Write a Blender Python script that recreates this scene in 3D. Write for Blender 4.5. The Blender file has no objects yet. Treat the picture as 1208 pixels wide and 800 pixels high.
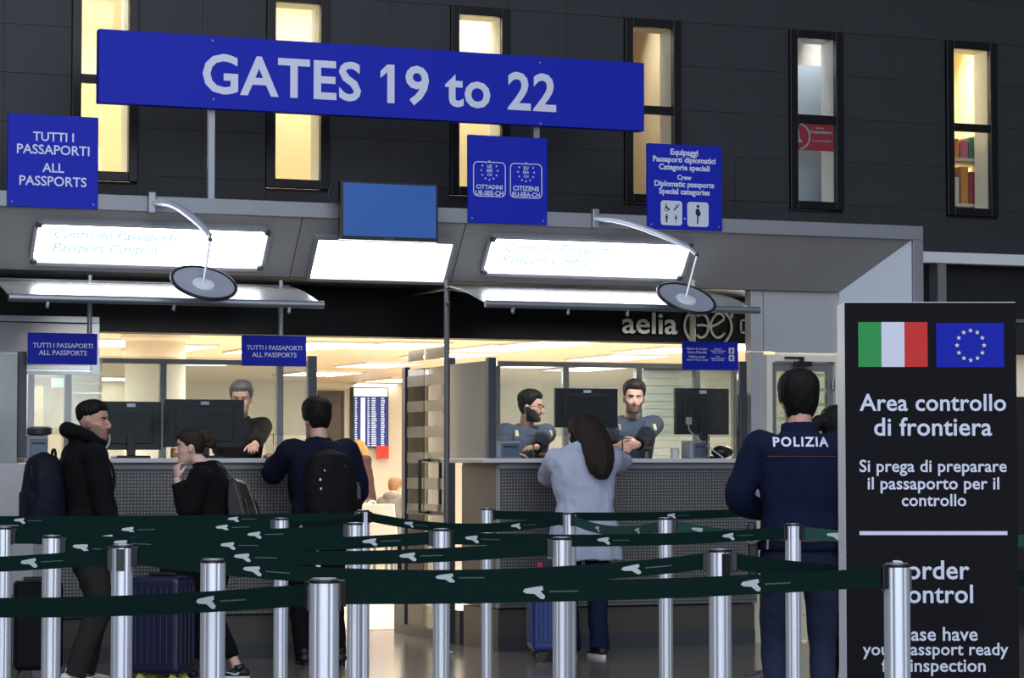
import bpy, bmesh, math, random
from math import sin, cos, tan, atan, radians, pi, sqrt
from mathutils import Vector, Matrix, noise
from mathutils.bvhtree import BVHTree
random.seed(7)
S = bpy.context.scene
COL = S.collection
V3 = Vector

# ------------------------------------------------------------------ camera
TH, PT, FPX, DIST, CZ = radians(21.6), atan(145/3000), 3000.0, 17.05, 1.36
CAM = V3((0, -DIST, CZ))
FW = V3((sin(TH)*cos(PT), cos(TH)*cos(PT), sin(PT)))
RT = V3((cos(TH), -sin(TH), 0))
UP = RT.cross(FW)
cd = bpy.data.cameras.new('camera')
cd.lens = 36*FPX/1208; cd.sensor_width = 36; cd.clip_end = 200
cam = bpy.data.objects.new('camera', cd); COL.objects.link(cam)
m4 = Matrix((RT, UP, -FW)).transposed().to_4x4(); m4.translation = CAM
cam.matrix_world = m4
S.camera = cam

# ------------------------------------------------------------------ world, lights, exposure
S.view_settings.view_transform = 'Standard'; S.view_settings.look = 'None'
S.view_settings.gamma = 1; S.view_settings.use_curve_mapping = False
S.view_settings.exposure = 0.0
w = bpy.data.worlds.new('hall_ambient'); S.world = w; w.use_nodes = True
bg = w.node_tree.nodes['Background']
bg.inputs[0].default_value = (0.62, 0.72, 0.95, 1); bg.inputs[1].default_value = 0.20
S.cycles.max_bounces = 7; S.cycles.diffuse_bounces = 4; S.cycles.glossy_bounces = 4
S.cycles.transparent_max_bounces = 16; S.cycles.caustics_reflective = False; S.cycles.caustics_refractive = False
try: S.cycles.sample_clamp_indirect = 4.0
except Exception: pass

def area(name, loc, target, sx, sy, power, col=(1, 1, 1)):
    l = bpy.data.lights.new(name, 'AREA'); l.shape = 'RECTANGLE'; l.size = sx; l.size_y = sy
    l.energy = power; l.color = col
    o = bpy.data.objects.new(name, l); COL.objects.link(o); o.location = loc
    d = V3(target)-V3(loc); o.rotation_euler = d.to_track_quat('-Z', 'Y').to_euler()
    return o
# daylight glazing of the hall above and behind the camera, and the hall's own ceiling lights
area('hall_window_wall', (-3, -30, 6.5), (5, 0, 1.5), 30, 9, 3600, (0.80, 0.88, 1.0))
area('hall_skylight', (2, -14, 11), (5, -6, 0), 22, 9, 700, (0.82, 0.90, 1.0))
area('hall_ceiling_light', (3, -7, 8.5), (4.5, -6, 0), 12, 3, 260, (0.85, 0.91, 1.0))
# ceiling lamps of the shop behind the desks
for i, (u, v) in enumerate(((2.5, 4.5), (7.5, 4.5), (12.5, 4.5), (5, 11), (11, 11), (17, 11))):
    area('shop_lamp', (u, v, 2.36), (u, v, 0), 3.2, 4.2, 330 if v < 8 else 200, (1.0, 0.95, 0.87))
area('booth_fill', (4.4, .30, 2.58), (4.4, 1.1, 1.5), 1.6, .15, 11, (1.0, 0.97, 0.92)).data.spread = radians(72)  # added unseen fill, one per booth, brightening the officers' fronts
area('booth_fill', (7.7, .30, 2.58), (7.7, 1.1, 1.5), 1.6, .15, 12, (1.0, 0.97, 0.92)).data.spread = radians(72)

# ------------------------------------------------------------------ helpers: picture rays onto real planes
def ray(x, y): return FW+(x-604)/FPX*RT+(400-y)/FPX*UP
def AT(x, y, v):                       # point on the upright plane at depth v behind the desk fronts
    d = ray(x, y); return CAM+d*((v-CAM.y)/d.y)
def ATU(x, y, u):
    d = ray(x, y); return CAM+d*((u-CAM.x)/d.x)
def LV(x, y, z):                       # point on the level plane at height z
    d = ray(x, y); return CAM+d*((z-CAM.z)/d.z)
def HX(x, Z):                          # floor point under column x, Z metres from the camera
    p = CAM+ray(x, 545)*Z; return V3((p.x, p.y, 0))

# ------------------------------------------------------------------ materials
def lin(c):
    c = c/255
    return c/12.92 if c <= .04045 else ((c+.055)/1.055)**2.4
def rgb(c): return (lin(c[0]), lin(c[1]), lin(c[2]), 1)
MATS = {}
def mat(name, col, rough=.5, metal=0.0, var=.12, vscale=8.0, bump=0.0, bscale=60.0, emit=0.0, ecol=None, spec=.5, stretch=None, sheen=0.0):
    if name in MATS: return MATS[name]
    m = bpy.data.materials.new(name); m.use_nodes = True
    nt = m.node_tree; b = nt.nodes['Principled BSDF']; N = nt.nodes.new; L = nt.links.new
    b.inputs['Roughness'].default_value = rough; b.inputs['Metallic'].default_value = metal
    b.inputs['Specular IOR Level'].default_value = spec
    if sheen: b.inputs['Sheen Weight'].default_value = sheen
    c = rgb(col)
    tc = N('ShaderNodeTexCoord'); mp = N('ShaderNodeMapping'); L(tc.outputs['Object'], mp.inputs[0])
    if stretch: mp.inputs['Scale'].default_value = stretch
    if var:
        nz = N('ShaderNodeTexNoise'); nz.inputs['Scale'].default_value = vscale; nz.inputs['Detail'].default_value = 4
        L(mp.outputs[0], nz.inputs[0])
        mx = N('ShaderNodeMix'); mx.data_type = 'RGBA'
        mx.inputs[6].default_value = tuple(x*(1-var) for x in c[:3])+(1,)
        mx.inputs[7].default_value = tuple(min(1, x*(1+var)) for x in c[:3])+(1,)
        L(nz.outputs[0], mx.inputs[0]); L(mx.outputs[2], b.inputs['Base Color'])
    else: b.inputs['Base Color'].default_value = c
    if bump:
        n2 = N('ShaderNodeTexNoise'); n2.inputs['Scale'].default_value = bscale; n2.inputs['Detail'].default_value = 3
        L(mp.outputs[0], n2.inputs[0])
        bp = N('ShaderNodeBump'); bp.inputs['Strength'].default_value = bump; bp.inputs['Distance'].default_value = .01
        L(n2.outputs[0], bp.inputs['Height']); L(bp.outputs[0], b.inputs['Normal'])
    if emit:
        b.inputs['Emission Color'].default_value = rgb(ecol or col); b.inputs['Emission Strength'].default_value = emit
    MATS[name] = m; return m
def glassmat(name, tint=(235, 245, 242), haze=0.0, rough=.02, fres=1.45, refl=1.0):
    if name in MATS: return MATS[name]
    m = bpy.data.materials.new(name); m.use_nodes = True; nt = m.node_tree; nt.nodes.clear(); N = nt.nodes.new; L = nt.links.new
    o = N('ShaderNodeOutputMaterial'); t = N('ShaderNodeBsdfTransparent'); t.inputs[0].default_value = rgb(tint)
    g = N('ShaderNodeBsdfGlossy'); g.inputs['Roughness'].default_value = rough
    f = N('ShaderNodeFresnel'); f.inputs[0].default_value = fres
    mu = N('ShaderNodeMath'); mu.operation = 'MULTIPLY'; mu.inputs[1].default_value = refl; L(f.outputs[0], mu.inputs[0])
    a = N('ShaderNodeMixShader'); L(mu.outputs[0], a.inputs[0])
    last = t.outputs[0]
    if haze:
        d = N('ShaderNodeBsdfDiffuse'); d.inputs[0].default_value = rgb((228, 232, 232))
        tr = N('ShaderNodeBsdfTranslucent'); tr.inputs[0].default_value = rgb((238, 240, 238))
        dm = N('ShaderNodeMixShader'); dm.inputs[0].default_value = .6; L(d.outputs[0], dm.inputs[1]); L(tr.outputs[0], dm.inputs[2])
        h = N('ShaderNodeMixShader'); h.inputs[0].default_value = haze; L(last, h.inputs[1]); L(dm.outputs[0], h.inputs[2]); last = h.outputs[0]
    L(last, a.inputs[1]); L(g.outputs[0], a.inputs[2]); L(a.outputs[0], o.inputs[0])
    MATS[name] = m; return m
def emitmat(name, col, strength):
    return mat(name, col, rough=.6, var=0, emit=strength)

TMP = bpy.data.scenes.new('workbench')
def evaluated(o):
    TMP.collection.objects.link(o)
    with bpy.context.temp_override(scene=TMP, view_layer=TMP.view_layers[0]):
        dg = bpy.context.evaluated_depsgraph_get(); dg.update()
        me = bpy.data.meshes.new_from_object(o.evaluated_get(dg))
    bpy.data.objects.remove(o); return me
# ------------------------------------------------------------------ mesh builder
class G:
    def __init__(s): s.v = []; s.f = []; s.m = []; s.cur = 0
    def add(s, vs, fs):
        b = len(s.v); s.v += [tuple(p) for p in vs]
        for f in fs: s.f.append([b+i for i in f]); s.m.append(s.cur)
        return s
    def box(s, c, d, M=None):
        c = V3(c); h = V3(d)/2
        vs = [V3((sx*h.x, sy*h.y, sz*h.z)) for sz in (-1, 1) for sy in (-1, 1) for sx in (-1, 1)]
        if M is not None: vs = [M @ p for p in vs]
        return s.add([p+c for p in vs], [(0, 2, 3, 1), (4, 5, 7, 6), (0, 1, 5, 4), (2, 6, 7, 3), (0, 4, 6, 2), (1, 3, 7, 5)])
    def bx(s, a, b):
        a, b = V3(a), V3(b); return s.box((a+b)/2, (abs(b.x-a.x), abs(b.y-a.y), abs(b.z-a.z)))
    def loft(s, rings, cap=True, closed=True):
        n = len(rings[0]); vs = [p for r in rings for p in r]; fs = []
        for i in range(len(rings)-1):
            for j in range(n if closed else n-1):
                k = (j+1) % n
                fs.append((i*n+j, i*n+k, (i+1)*n+k, (i+1)*n+j))
        if cap and closed:
            fs.append(tuple(range(n-1, -1, -1))); fs.append(tuple((len(rings)-1)*n+j for j in range(n)))
        return s.add(vs, fs)
    def tube(s, pts, radii, n=10, flat=1.0, hint=None, smooth=0):
        pts = [V3(p) for p in pts]
        if not isinstance(radii, (list, tuple)): radii = [radii]*len(pts)
        radii = list(radii)
        for _ in range(smooth):
            q, r = [pts[0]], [radii[0]]
            for i in range(len(pts)-1):
                q += [pts[i].lerp(pts[i+1], .25), pts[i].lerp(pts[i+1], .75)]
                r += [radii[i]*.75+radii[i+1]*.25, radii[i]*.25+radii[i+1]*.75]
            pts, radii = q+[pts[-1]], r+[radii[-1]]
        rings = []; a = None
        for i, p in enumerate(pts):
            t = (pts[min(i+1, len(pts)-1)]-pts[max(i-1, 0)])
            if t.length < 1e-9: t = V3((0, 0, 1))
            t.normalize()
            if a is None:
                h = V3(hint) if hint else (V3((1, 0, 0)) if abs(t.x) < .8 else V3((0, 1, 0)))
                a = (h-t*h.dot(t)).normalized()
            else: a = (a-t*a.dot(t)).normalized()
            b = t.cross(a)
            rings.append([p+a*radii[i]*cos(2*pi*j/n)+b*radii[i]*flat*sin(2*pi*j/n) for j in range(n)])
        return s.loft(rings)
    def cyl(s, a, b, r, n=16): return s.tube([a, b], r, n)
    def lathe(s, prof, c=(0, 0, 0), n=28):
        c = V3(c); return s.loft([[c+V3((max(r, 1e-4)*cos(2*pi*j/n), max(r, 1e-4)*sin(2*pi*j/n), z)) for j in range(n)] for r, z in prof])
    def ball(s, c, r, n=14, M=None):
        c = V3(c); r = r if isinstance(r, (tuple, list)) else (r, r, r); rings = []
        for i in range(n//2+1):
            ph = -pi/2+pi*i/(n//2); q = max(cos(ph), .02)
            rg = [V3((r[0]*q*cos(2*pi*j/n), r[1]*q*sin(2*pi*j/n), r[2]*sin(ph))) for j in range(n)]
            rings.append([c+((M @ p) if M is not None else p) for p in rg])
        return s.loft(rings)
    def prism(s, pts, y0, y1):             # outline in x,z pushed from y0 to y1
        n = len(pts)
        vs = [(p[0], y0, p[1]) for p in pts]+[(p[0], y1, p[1]) for p in pts]
        fs = [tuple(range(n)), tuple(range(2*n-1, n-1, -1))]+[(i, i+n, (i+1) % n+n, (i+1) % n) for i in range(n)]
        return s.add(vs, fs)
    def mesh(s, name, mats):
        me = bpy.data.meshes.new(name); me.from_pydata(s.v, [], s.f)
        for m in (mats if isinstance(mats, (list, tuple)) else [mats]): me.materials.append(m)
        me.polygons.foreach_set('material_index', s.m); me.update()
        bm = bmesh.new(); bm.from_mesh(me); bmesh.ops.recalc_face_normals(bm, faces=bm.faces); bm.to_mesh(me); bm.free()
        return me
    def build(s, name, mats, parent=None, loc=None, rot=None, bevel=0, smooth=False, seg=2):
        me = s.mesh(name, mats)
        return link(me, name, parent, loc, rot, bevel, smooth, seg)
def link(me, name, parent=None, loc=None, rot=None, bevel=0, smooth=False, seg=2):
    o = bpy.data.objects.new(name, me); COL.objects.link(o)
    if parent: o.parent = parent
    if loc is not None: o.location = loc
    if rot is not None: o.rotation_euler = rot
    if smooth:
        me.polygons.foreach_set('use_smooth', [True]*len(me.polygons))
        if smooth != 'all':
            try: me.set_sharp_from_angle(angle=radians(38))
            except Exception: pass
    if bevel:
        b = o.modifiers.new('edge', 'BEVEL'); b.width = bevel; b.segments = seg; b.limit_method = 'ANGLE'; b.angle_limit = radians(35)
    return o
def tag(o, label, cat, group=None, kind=None):
    if label: o['label'] = label
    if cat: o['category'] = cat
    if group: o['group'] = group
    if kind: o['kind'] = kind
    return o
def thing(name, label, cat, loc=(0, 0, 0), rz=0, group=None, rot=None):
    o = bpy.data.objects.new(name, None); COL.objects.link(o); o.empty_display_size = .1
    o.location = loc; o.rotation_euler = rot if rot else (0, 0, rz)
    return tag(o, label, cat, group)
def struct(o): o['kind'] = 'structure'; return o
def rrect(cx, cz, w, h, r, n=5):
    out = []
    for sx, sz, a0 in ((1, 1, 0), (-1, 1, 90), (-1, -1, 180), (1, -1, 270)):
        for i in range(n+1):
            a = radians(a0+90*i/n); out.append((cx+sx*(w/2-r)+r*cos(a), cz+sz*(h/2-r)+r*sin(a)))
    return out
def frame_rr(g, cx, cz, w, h, r, t, y0, y1, n=5):      # rounded hollow outline
    o, i = rrect(cx, cz, w, h, r, n), rrect(cx, cz, w-2*t, h-2*t, max(r-t, .001), n)
    N = len(o); vs = []
    for p in (o, i):
        for y in (y0, y1): vs += [(q[0], y, q[1]) for q in p]
    fs = []
    for k in range(N):
        j = (k+1) % N
        fs += [(k, j, 2*N+j, 2*N+k), (N+k, 3*N+k, 3*N+j, N+j), (k, N+k, N+j, j), (2*N+k, 2*N+j, 3*N+j, 3*N+k)]
    return g.add(vs, fs)
def text(body, parent, x, z, width, m, y=0.0, name='lettering', bold=.02, spacing=1.0, line=1.0, align='CENTER', depth=.0012, height=None, rot=None, shear=0):
    c = bpy.data.curves.new('text', 'FONT'); c.body = body; c.size = 1; c.offset = bold; c.align_x = align
    c.space_character = spacing; c.space_line = line; c.resolution_u = 3; c.extrude = 0; c.shear = shear
    me = evaluated(bpy.data.objects.new('text', c))
    xs = [v.co.x for v in me.vertices]; ys = [v.co.y for v in me.vertices]
    x0, x1, y0, y1 = min(xs), max(xs), min(ys), max(ys)
    s = width/(x1-x0); sz = s if height is None else height/(y1-y0)
    for v in me.vertices:
        v.co = V3(((v.co.x-(x0+x1)/2)*s, 0, (v.co.y-(y0+y1)/2)*sz))
    bm = bmesh.new(); bm.from_mesh(me)
    if depth:
        r = bmesh.ops.extrude_face_region(bm, geom=bm.faces[:])
        bmesh.ops.translate(bm, verts=[e for e in r['geom'] if isinstance(e, bmesh.types.BMVert)], vec=(0, -depth, 0))
    bmesh.ops.recalc_face_normals(bm, faces=bm.faces); bm.to_mesh(me); bm.free()
    me.materials.clear(); me.materials.append(m); me.name = name
    me.polygons.foreach_set('use_smooth', [False]*len(me.polygons))
    return link(me, name, parent, (x, y, z), rot)
def star(cx, cz, r, k=.42):
    return [(cx+(r if i % 2 == 0 else r*k)*sin(pi*i/5), cz+(r if i % 2 == 0 else r*k)*cos(pi*i/5)) for i in range(10)]
def disc(cx, cz, r, n=14): return [(cx+r*cos(2*pi*i/n), cz+r*sin(2*pi*i/n)) for i in range(n)]

# palette
ALU = mat('brushed_aluminium', (150, 154, 162), .42, .85, .06, 20, .05, 90)
ALUP = mat('painted_aluminium', (142, 144, 150), .45, .25, .06, 6)
STEEL = mat('satin_steel', (222, 225, 234), .36, .65, .03, 6)
BLACKP = mat('black_plastic', (20, 20, 23), .4, 0, .1)
DARKMET = mat('dark_grey_metal', (70, 72, 78), .45, .4, .08)
SOFGREY = mat('soffit_grey_paint', (140, 138, 138), .6, .05, .07, 3)
WHITEP = mat('white_paint', (214, 217, 222), .55, 0, .03, 4)
GREYP = mat('light_grey_panel', (172, 173, 176), .5, .1, .04, 3)
BLUE = mat('sign_blue', (26, 40, 172), .5, 0, .03, 3, spec=.15)
SIGNWHITE = mat('sign_white_print', (208, 212, 232), .5, 0, 0)
GLASS = glassmat('clear_glass', (240, 244, 244))
GLASSG = glassmat('green_tinted_glass', (234, 238, 240), haze=.10)
BANDF = glassmat('etched_glass_band', (226, 232, 226), haze=.38, rough=.15)
FROST = glassmat('frosted_glass', (236, 240, 242), haze=.72, rough=.15)
AWN = glassmat('milky_acrylic', (242, 242, 242), haze=.95, rough=.24, refl=1.5)

# ================================================================== STRUCTURE
VO, VI, WV, WVR = -.25, .06, .90, .10  # portal front, portal back, lintel plane, right wall plane
SX = AT(1075, 280, VO).x              # portal side reveal
SXI = AT(990, 345, VI).x
ZT = 3.15; ZB = 3.045; ZS = AT(990, 345, VI).z     # strip top/bottom, soffit back edge
FX = AT(1087, 300, VO).x
# floor
fm = mat('polished_stone_floor', (118, 110, 102), .15, 0, .25, 1.6, 0, spec=.6)
struct(G().bx((-25, -26, -.12), (40, 24, 0)).build('floor', fm))

struct(G().bx((-9, 2.6, 0), (27, 17.6, .004)).build('floor_shop', mat('pale_shop_floor', (186, 176, 160), .16, 0, .12, 1.2, spec=.6)))
# dark panel wall with its windows
WU0, WP, WW = 3.72, 1.44, .478
WZ0, WZ1 = 3.372, 4.812
charcoal = mat('charcoal_wall_panel', (38, 39, 43), .6, .0, .16, 2.2, .05, 25)
joint = mat('wall_joint_black', (40, 41, 45), .8, 0, .1)
g = G()
WB = 3.06
def wallbase(a, b, z0, z1): g.bx((a, WV+.02, z0), (b, WV+.215, z1))
XL, XR, ZTOP = -1.2, 17.0, 6.2
wallbase(XL, XR, WZ1, ZTOP); wallbase(XL, XR, WB, WZ0)
ed = [XL]
for k in range(0, 6): ed += [WU0+WP*k, WU0+WP*k+WW]
ed += [XR]
for i in range(0, len(ed), 2): wallbase(ed[i], ed[i+1], WZ0, WZ1)
wall = struct(g.build('wall_back', joint))
rows = [WB, 3.42, 3.768, 4.116, 4.464, WZ1, 5.16, 5.508]
cw = (WP-WW)/2
pan = {}
def wpanel(u0, u1, z0, z1):
    key = (round(u1-u0, 3), round(z1-z0, 3))
    if key not in pan:
        q = G().box((0, 0, 0), (key[0]-.0008, .03, key[1]-.0008))
        pan[key] = q.mesh('panel', charcoal)
    j = (random.random()-.5)*.004
    link(pan[key], 'panel', wall, ((u0+u1)/2, WV+.01+j, (z0+z1)/2), (random.uniform(-.004, .004), 0, random.uniform(-.004, .004)), bevel=.0016, seg=1)
for k in range(-1, 7):
    a = WU0+WP*k
    for r in range(len(rows)-1):
        if r == 5 or r == 6 or r == 0: wpanel(a, a+WW, rows[r] if r else WB, rows[r+1] if r else WZ0-.02)
        wpanel(a+WW, a+WW+cw, rows[r], rows[r+1]); wpanel(a+WW+cw, a+WP, rows[r], rows[r+1])
# windows
FRM = mat('black_window_frame', (16, 16, 19), .35, .3, .05)
JAMB = mat('white_window_reveal', (244, 243, 238), .6, 0, .02)
ztr = AT(968, 141, WV-.02).z
def window(n, u):
    o = struct(bpy.data.objects.new('window_%d' % n, None)); COL.objects.link(o); o.location = (u, WV-.02, WZ0)
    W, H, t = WW, WZ1-WZ0, .066
    q = G()
    q.bx((0, -.02, 0), (t, .035, H)); q.bx((W-t, -.02, 0), (W, .035, H)); q.bx((t, -.02, 0), (W-t, .035, t)); q.bx((t, -.02, H-t), (W-t, .035, H))
    q.build('frame', FRM, o, bevel=.004)
    zz = ztr-WZ0
    G().bx((t, -.015, zz-.032), (W-t, .035, zz+.032)).build('transom', FRM, o, bevel=.003)
    for a, b in ((t, zz-.032), (zz+.032, H-t)):
        G().bx((t, .012, a), (W-t, .02, b)).build('pane', GLASS, o)
    q = G(); q.bx((t-.02, .036, t-.02), (t-.001, .24, H-t+.02)); q.bx((W-t+.001, .036, t-.02), (W-t+.02, .24, H-t+.02)); q.bx((t, .036, t-.02), (W-t, .24, t-.001)); q.bx((t, .036, H-t+.001), (W-t, .24, H-t+.02))
    q.build('reveal', JAMB, o)
    return o
WIN = [window(k+1, WU0+WP*k) for k in range(6)]
# rooms behind the windows
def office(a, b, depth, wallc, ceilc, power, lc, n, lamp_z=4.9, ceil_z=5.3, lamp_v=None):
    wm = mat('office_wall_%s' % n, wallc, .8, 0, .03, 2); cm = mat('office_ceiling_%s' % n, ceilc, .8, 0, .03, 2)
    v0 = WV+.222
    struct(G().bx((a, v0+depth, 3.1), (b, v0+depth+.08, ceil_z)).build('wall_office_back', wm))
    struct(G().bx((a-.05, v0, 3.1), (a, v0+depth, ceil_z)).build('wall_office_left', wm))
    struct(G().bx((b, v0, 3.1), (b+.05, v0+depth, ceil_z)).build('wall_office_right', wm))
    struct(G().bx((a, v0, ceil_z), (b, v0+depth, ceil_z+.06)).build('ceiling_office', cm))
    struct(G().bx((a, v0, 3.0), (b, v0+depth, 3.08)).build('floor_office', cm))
    area('office_lamp_and_fill', ((a+b)/2-.1, v0+depth*.62, lamp_z), ((a+b)/2, v0-.1, 3.5), (b-a)*.7, .4, power*1.6, lc)
    area('office_lamp_and_fill', ((a+b)/2-.1, v0+.12, lamp_z), ((a+b)/2+.1, v0+depth, 3.2), (b-a)*.6, .15, power*(1.3 if n == 'cool' else .7), lc)  # extra fill added by the window to brighten what faces the hall
office(3.2, 5.0, 1.9, (232, 216, 178), (240, 228, 196), 44, (1, .94, .82), 'warm', 5.25)
office(5.06, 6.42, 1.3, (232, 216, 178), (240, 228, 196), 31, (1, .94, .82), 'warm', 5.25)
office(6.48, 7.86, .9, (236, 220, 178), (240, 228, 196), 26, (1, .94, .82), 'warm', 5.25)
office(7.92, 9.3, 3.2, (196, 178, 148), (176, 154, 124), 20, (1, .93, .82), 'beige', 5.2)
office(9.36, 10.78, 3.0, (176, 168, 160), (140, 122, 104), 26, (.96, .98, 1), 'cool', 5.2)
office(10.84, 12.6, 3.4, (224, 206, 158), (240, 226, 180), 80, (1, .96, .86), 'cream', 5.25)

# portal: strip, side frame, side reveal, soffit
ps = ALUP
struct(G().bx((-2, VO-.03, ZB), (FX, VO+.10, ZT)).build('trim_1', ps, bevel=.004))
struct(G().bx((SX+.001, VO-.03, 0), (FX, VO+.10, ZB-.001)).build('trim_2', ps, bevel=.004))
struct(G().bx((-2, VO+.1, ZT-.02), (FX, WV+.015, ZT)).build('ceiling_portal_top', DARKMET))
q = G(); q.add([(SX, VO+.0, 0), (SXI, VI, 0), (SXI, VI, ZS), (SX, VO, ZB), (SX+.07, VO+.0, 0), (SX+.07, VI, 0), (SX+.07, VI, ZB+.03), (SX+.07, VO, ZB+.03)], [(0, 1, 2, 3), (0, 4, 5, 1), (4, 7, 6, 5), (3, 2, 6, 7), (0, 3, 7, 4), (1, 5, 6, 2)])
struct(q.build('wall_portal_right', mat('pale_reveal_panel', (186, 192, 202), .5, .05, .03, 2)))
SANG = math.atan2(ZS-ZB, VI-VO); SLEN = sqrt((ZS-ZB)**2+(VI-VO)**2)
sof = struct(bpy.data.objects.new('ceiling_soffit', None)); COL.objects.link(sof)
sof.location = (0, VO, ZB); sof.rotation_euler = (SANG, 0, 0)
SN = V3((0, -sin(SANG), cos(SANG))); SD = V3((0, cos(SANG), sin(SANG)))
def SOF(x, y):                          # picture point on the soffit, in its own (u, along) coordinates
    d = ray(x, y); o = V3((0, VO, ZB)); p = CAM+d*((o-CAM).dot(SN)/d.dot(SN))
    return p.x, (p-o).dot(SD)
us = [-2, SOF(350, 290)[0], SOF(543, 290)[0], SX]
for i in range(3):
    e1 = us[i+1]-.003; e2 = e1 if i < 2 else SXI
    q = G(); q.add([(us[i]+.003, 0, 0), (e1, 0, 0), (e2, SLEN, 0), (us[i]+.003, SLEN, 0), (us[i]+.003, 0, .03), (e1, 0, .03), (e2, SLEN, .03), (us[i]+.003, SLEN, .03)], [(0, 3, 2, 1), (4, 5, 6, 7), (0, 1, 5, 4), (1, 2, 6, 5), (2, 3, 7, 6), (3, 0, 4, 7)])
    q.build('soffit_panel', SOFGREY, sof, bevel=.003)
G().bx((-2, 0, .035), (SXI, SLEN, .05)).build('backing', BLACKP, sof)
struct(G().bx((-2, VI+.03, ZS), (SXI, WV, ZS+.03)).build('ceiling_desks', DARKMET))
# lintel band of the shop
BZ0, BZ1 = 2.29, 2.64
BL = AT(115, 393, WV).x; BR = AT(886, 403, WV).x
band = struct(G().bx((-2, WV, BZ0), (BR, WV+.25, ZS+.2)).build('wall_lintel', mat('black_lintel_gloss', (13, 13, 14), .4, 0, .05, spec=.15)))
struct(G().bx((-2, WV-.03, 2.655), (BR, WV-.002, 2.672)).build('trim_3', ALU))
LET = mat('cream_fascia_letter', (206, 206, 196), .6, 0, 0, spec=.2)
p0 = AT(733, 386, WV-.01); p1 = AT(798, 386, WV-.01)
sg = tag(bpy.data.objects.new('shop_sign', None), 'pale aelia lettering with round bracket logo on the black lintel', 'sign'); COL.objects.link(sg)
sg.location = (0, WV-.02, 0)
text('aelia', sg, (p0.x+p1.x)/2, AT(765, 381.5, WV).z, p1.x-p0.x, LET, bold=.014, depth=.008, height=AT(765, 369, WV).z-AT(765, 394.5, WV).z)
def bar_curve(pts, r, nm='logo_stroke'):
    q = G()
    P = [AT(x, y, WV-.02) for x, y in pts]
    q.tube([(p.x, 0, p.z) for p in P], r, 8, smooth=2)
    q.build(nm, LET, sg, smooth=True)
bar_curve([(816, 367), (809, 374), (807, 384), (809, 394), (816, 403)], .011)
bar_curve([(854, 368), (861, 375), (863.5, 386), (861, 396), (855, 404)], .011)
bar_curve([(822, 373), (829, 369.5), (835, 376), (836, 386), (833, 396), (826, 399), (822, 395)], .011)
bar_curve([(822, 384), (829, 383), (837, 386), (847, 382), (855, 376), (851, 369.5), (845, 370), (839, 378), (838, 388), (842, 397), (849, 399), (855, 393)], .010)
dd = AT(873.5, 385, WV-.02); dq = G()
for a, b in (((-.0, -.055), (.012, .055)), ((.0, .043), (.09, .055)), ((.0, -.055), (.09, -.043))): dq.bx((dd.x+a[0], 0, dd.z+a[1]), (dd.x+b[0], .014, dd.z+b[1]))
dq.build('letter', LET, sg)
# right wall with door
BRR = AT(886, 403, WVR).x
DZ = AT(940, 419, WVR-.03).z
wr = struct(bpy.data.objects.new('wall_right_of_desks', None)); COL.objects.link(wr)
du0, du1 = AT(901, 420, WVR).x, SXI-.01
CREAM = mat('cream_wall_panel', (212, 203, 174), .5, 0, .04, 3)
G().bx((BRR, WVR, .95), (du0, WVR+.1, DZ+.02)).build('wall_panel', GREYP, wr, bevel=.003)
G().bx((BRR, WVR, 0), (du0, WVR+.1, .945)).build('wall_panel', CREAM, wr, bevel=.003)
G().bx((BRR, WVR, DZ+.026), (du0-.004, WVR+.1, ZS+.1)).build('wall_panel', GREYP, wr, bevel=.003)
G().bx((du0+.002, WVR, DZ+.026), (SXI+.02, WVR+.1, ZS+.1)).build('wall_panel', GREYP, wr, bevel=.003)
door = struct(bpy.data.objects.new('door_1', None)); COL.objects.link(door); door.location = (du0, WVR, 0)
DW = du1-du0; WFR = mat('cream_door_frame', (226, 222, 208), .5, 0, .03)
area('door_room_lamp', (9.5, WVR+1.2, 2.2), (9.5, WVR+.1, 1.6), .8, .8, 26, (1, .95, .82))
q = G(); q.bx((0, -.05, 0), (.05, .08, DZ)); q.bx((DW-.03, -.05, 0), (DW, .08, DZ)); q.bx((.05, -.05, DZ-.05), (DW-.03, .08, DZ)); q.build('frame', WFR, door, bevel=.005)
q = G(); q.bx((.055, -.01, .02), (.10, .05, DZ-.055)); q.bx((DW-.075, -.01, .02), (DW-.035, .05, DZ-.055)); q.bx((.10, -.01, DZ-.12), (DW-.075, .05, DZ-.055)); q.build('leaf', mat('door_leaf_grey', (120, 122, 122), .5, .2, .05), door, bevel=.003)
q = G(); q.bx((.10, -.01, .02), (DW-.075, .05, .2)); q.bx((.10, -.01, .205), (DW-.075, .05, .9)); q.build('kick_panels', CREAM, door, bevel=.003)
G().bx((.1, .015, .9), (DW-.075, .022, DZ-.12)).build('pane', glassmat('door_glass', (225, 232, 220), haze=.15), door)
q = G(); q.bx((.14, -.085, DZ-.03), (.30, -.06, DZ-.015)); q.bx((.27, -.085, DZ-.06), (.30, -.06, DZ-.015)); q.bx((.22, -.1, DZ-.085), (.36, -.05, DZ-.05)); q.build('door_closer', BLACKP, door, bevel=.004)
for z in (1.2, 1.95): G().cyl((DW-.045, -.035, z-.04), (DW-.045, -.035, z+.04), .012, 10).build('hinge', ALU, door)
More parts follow.
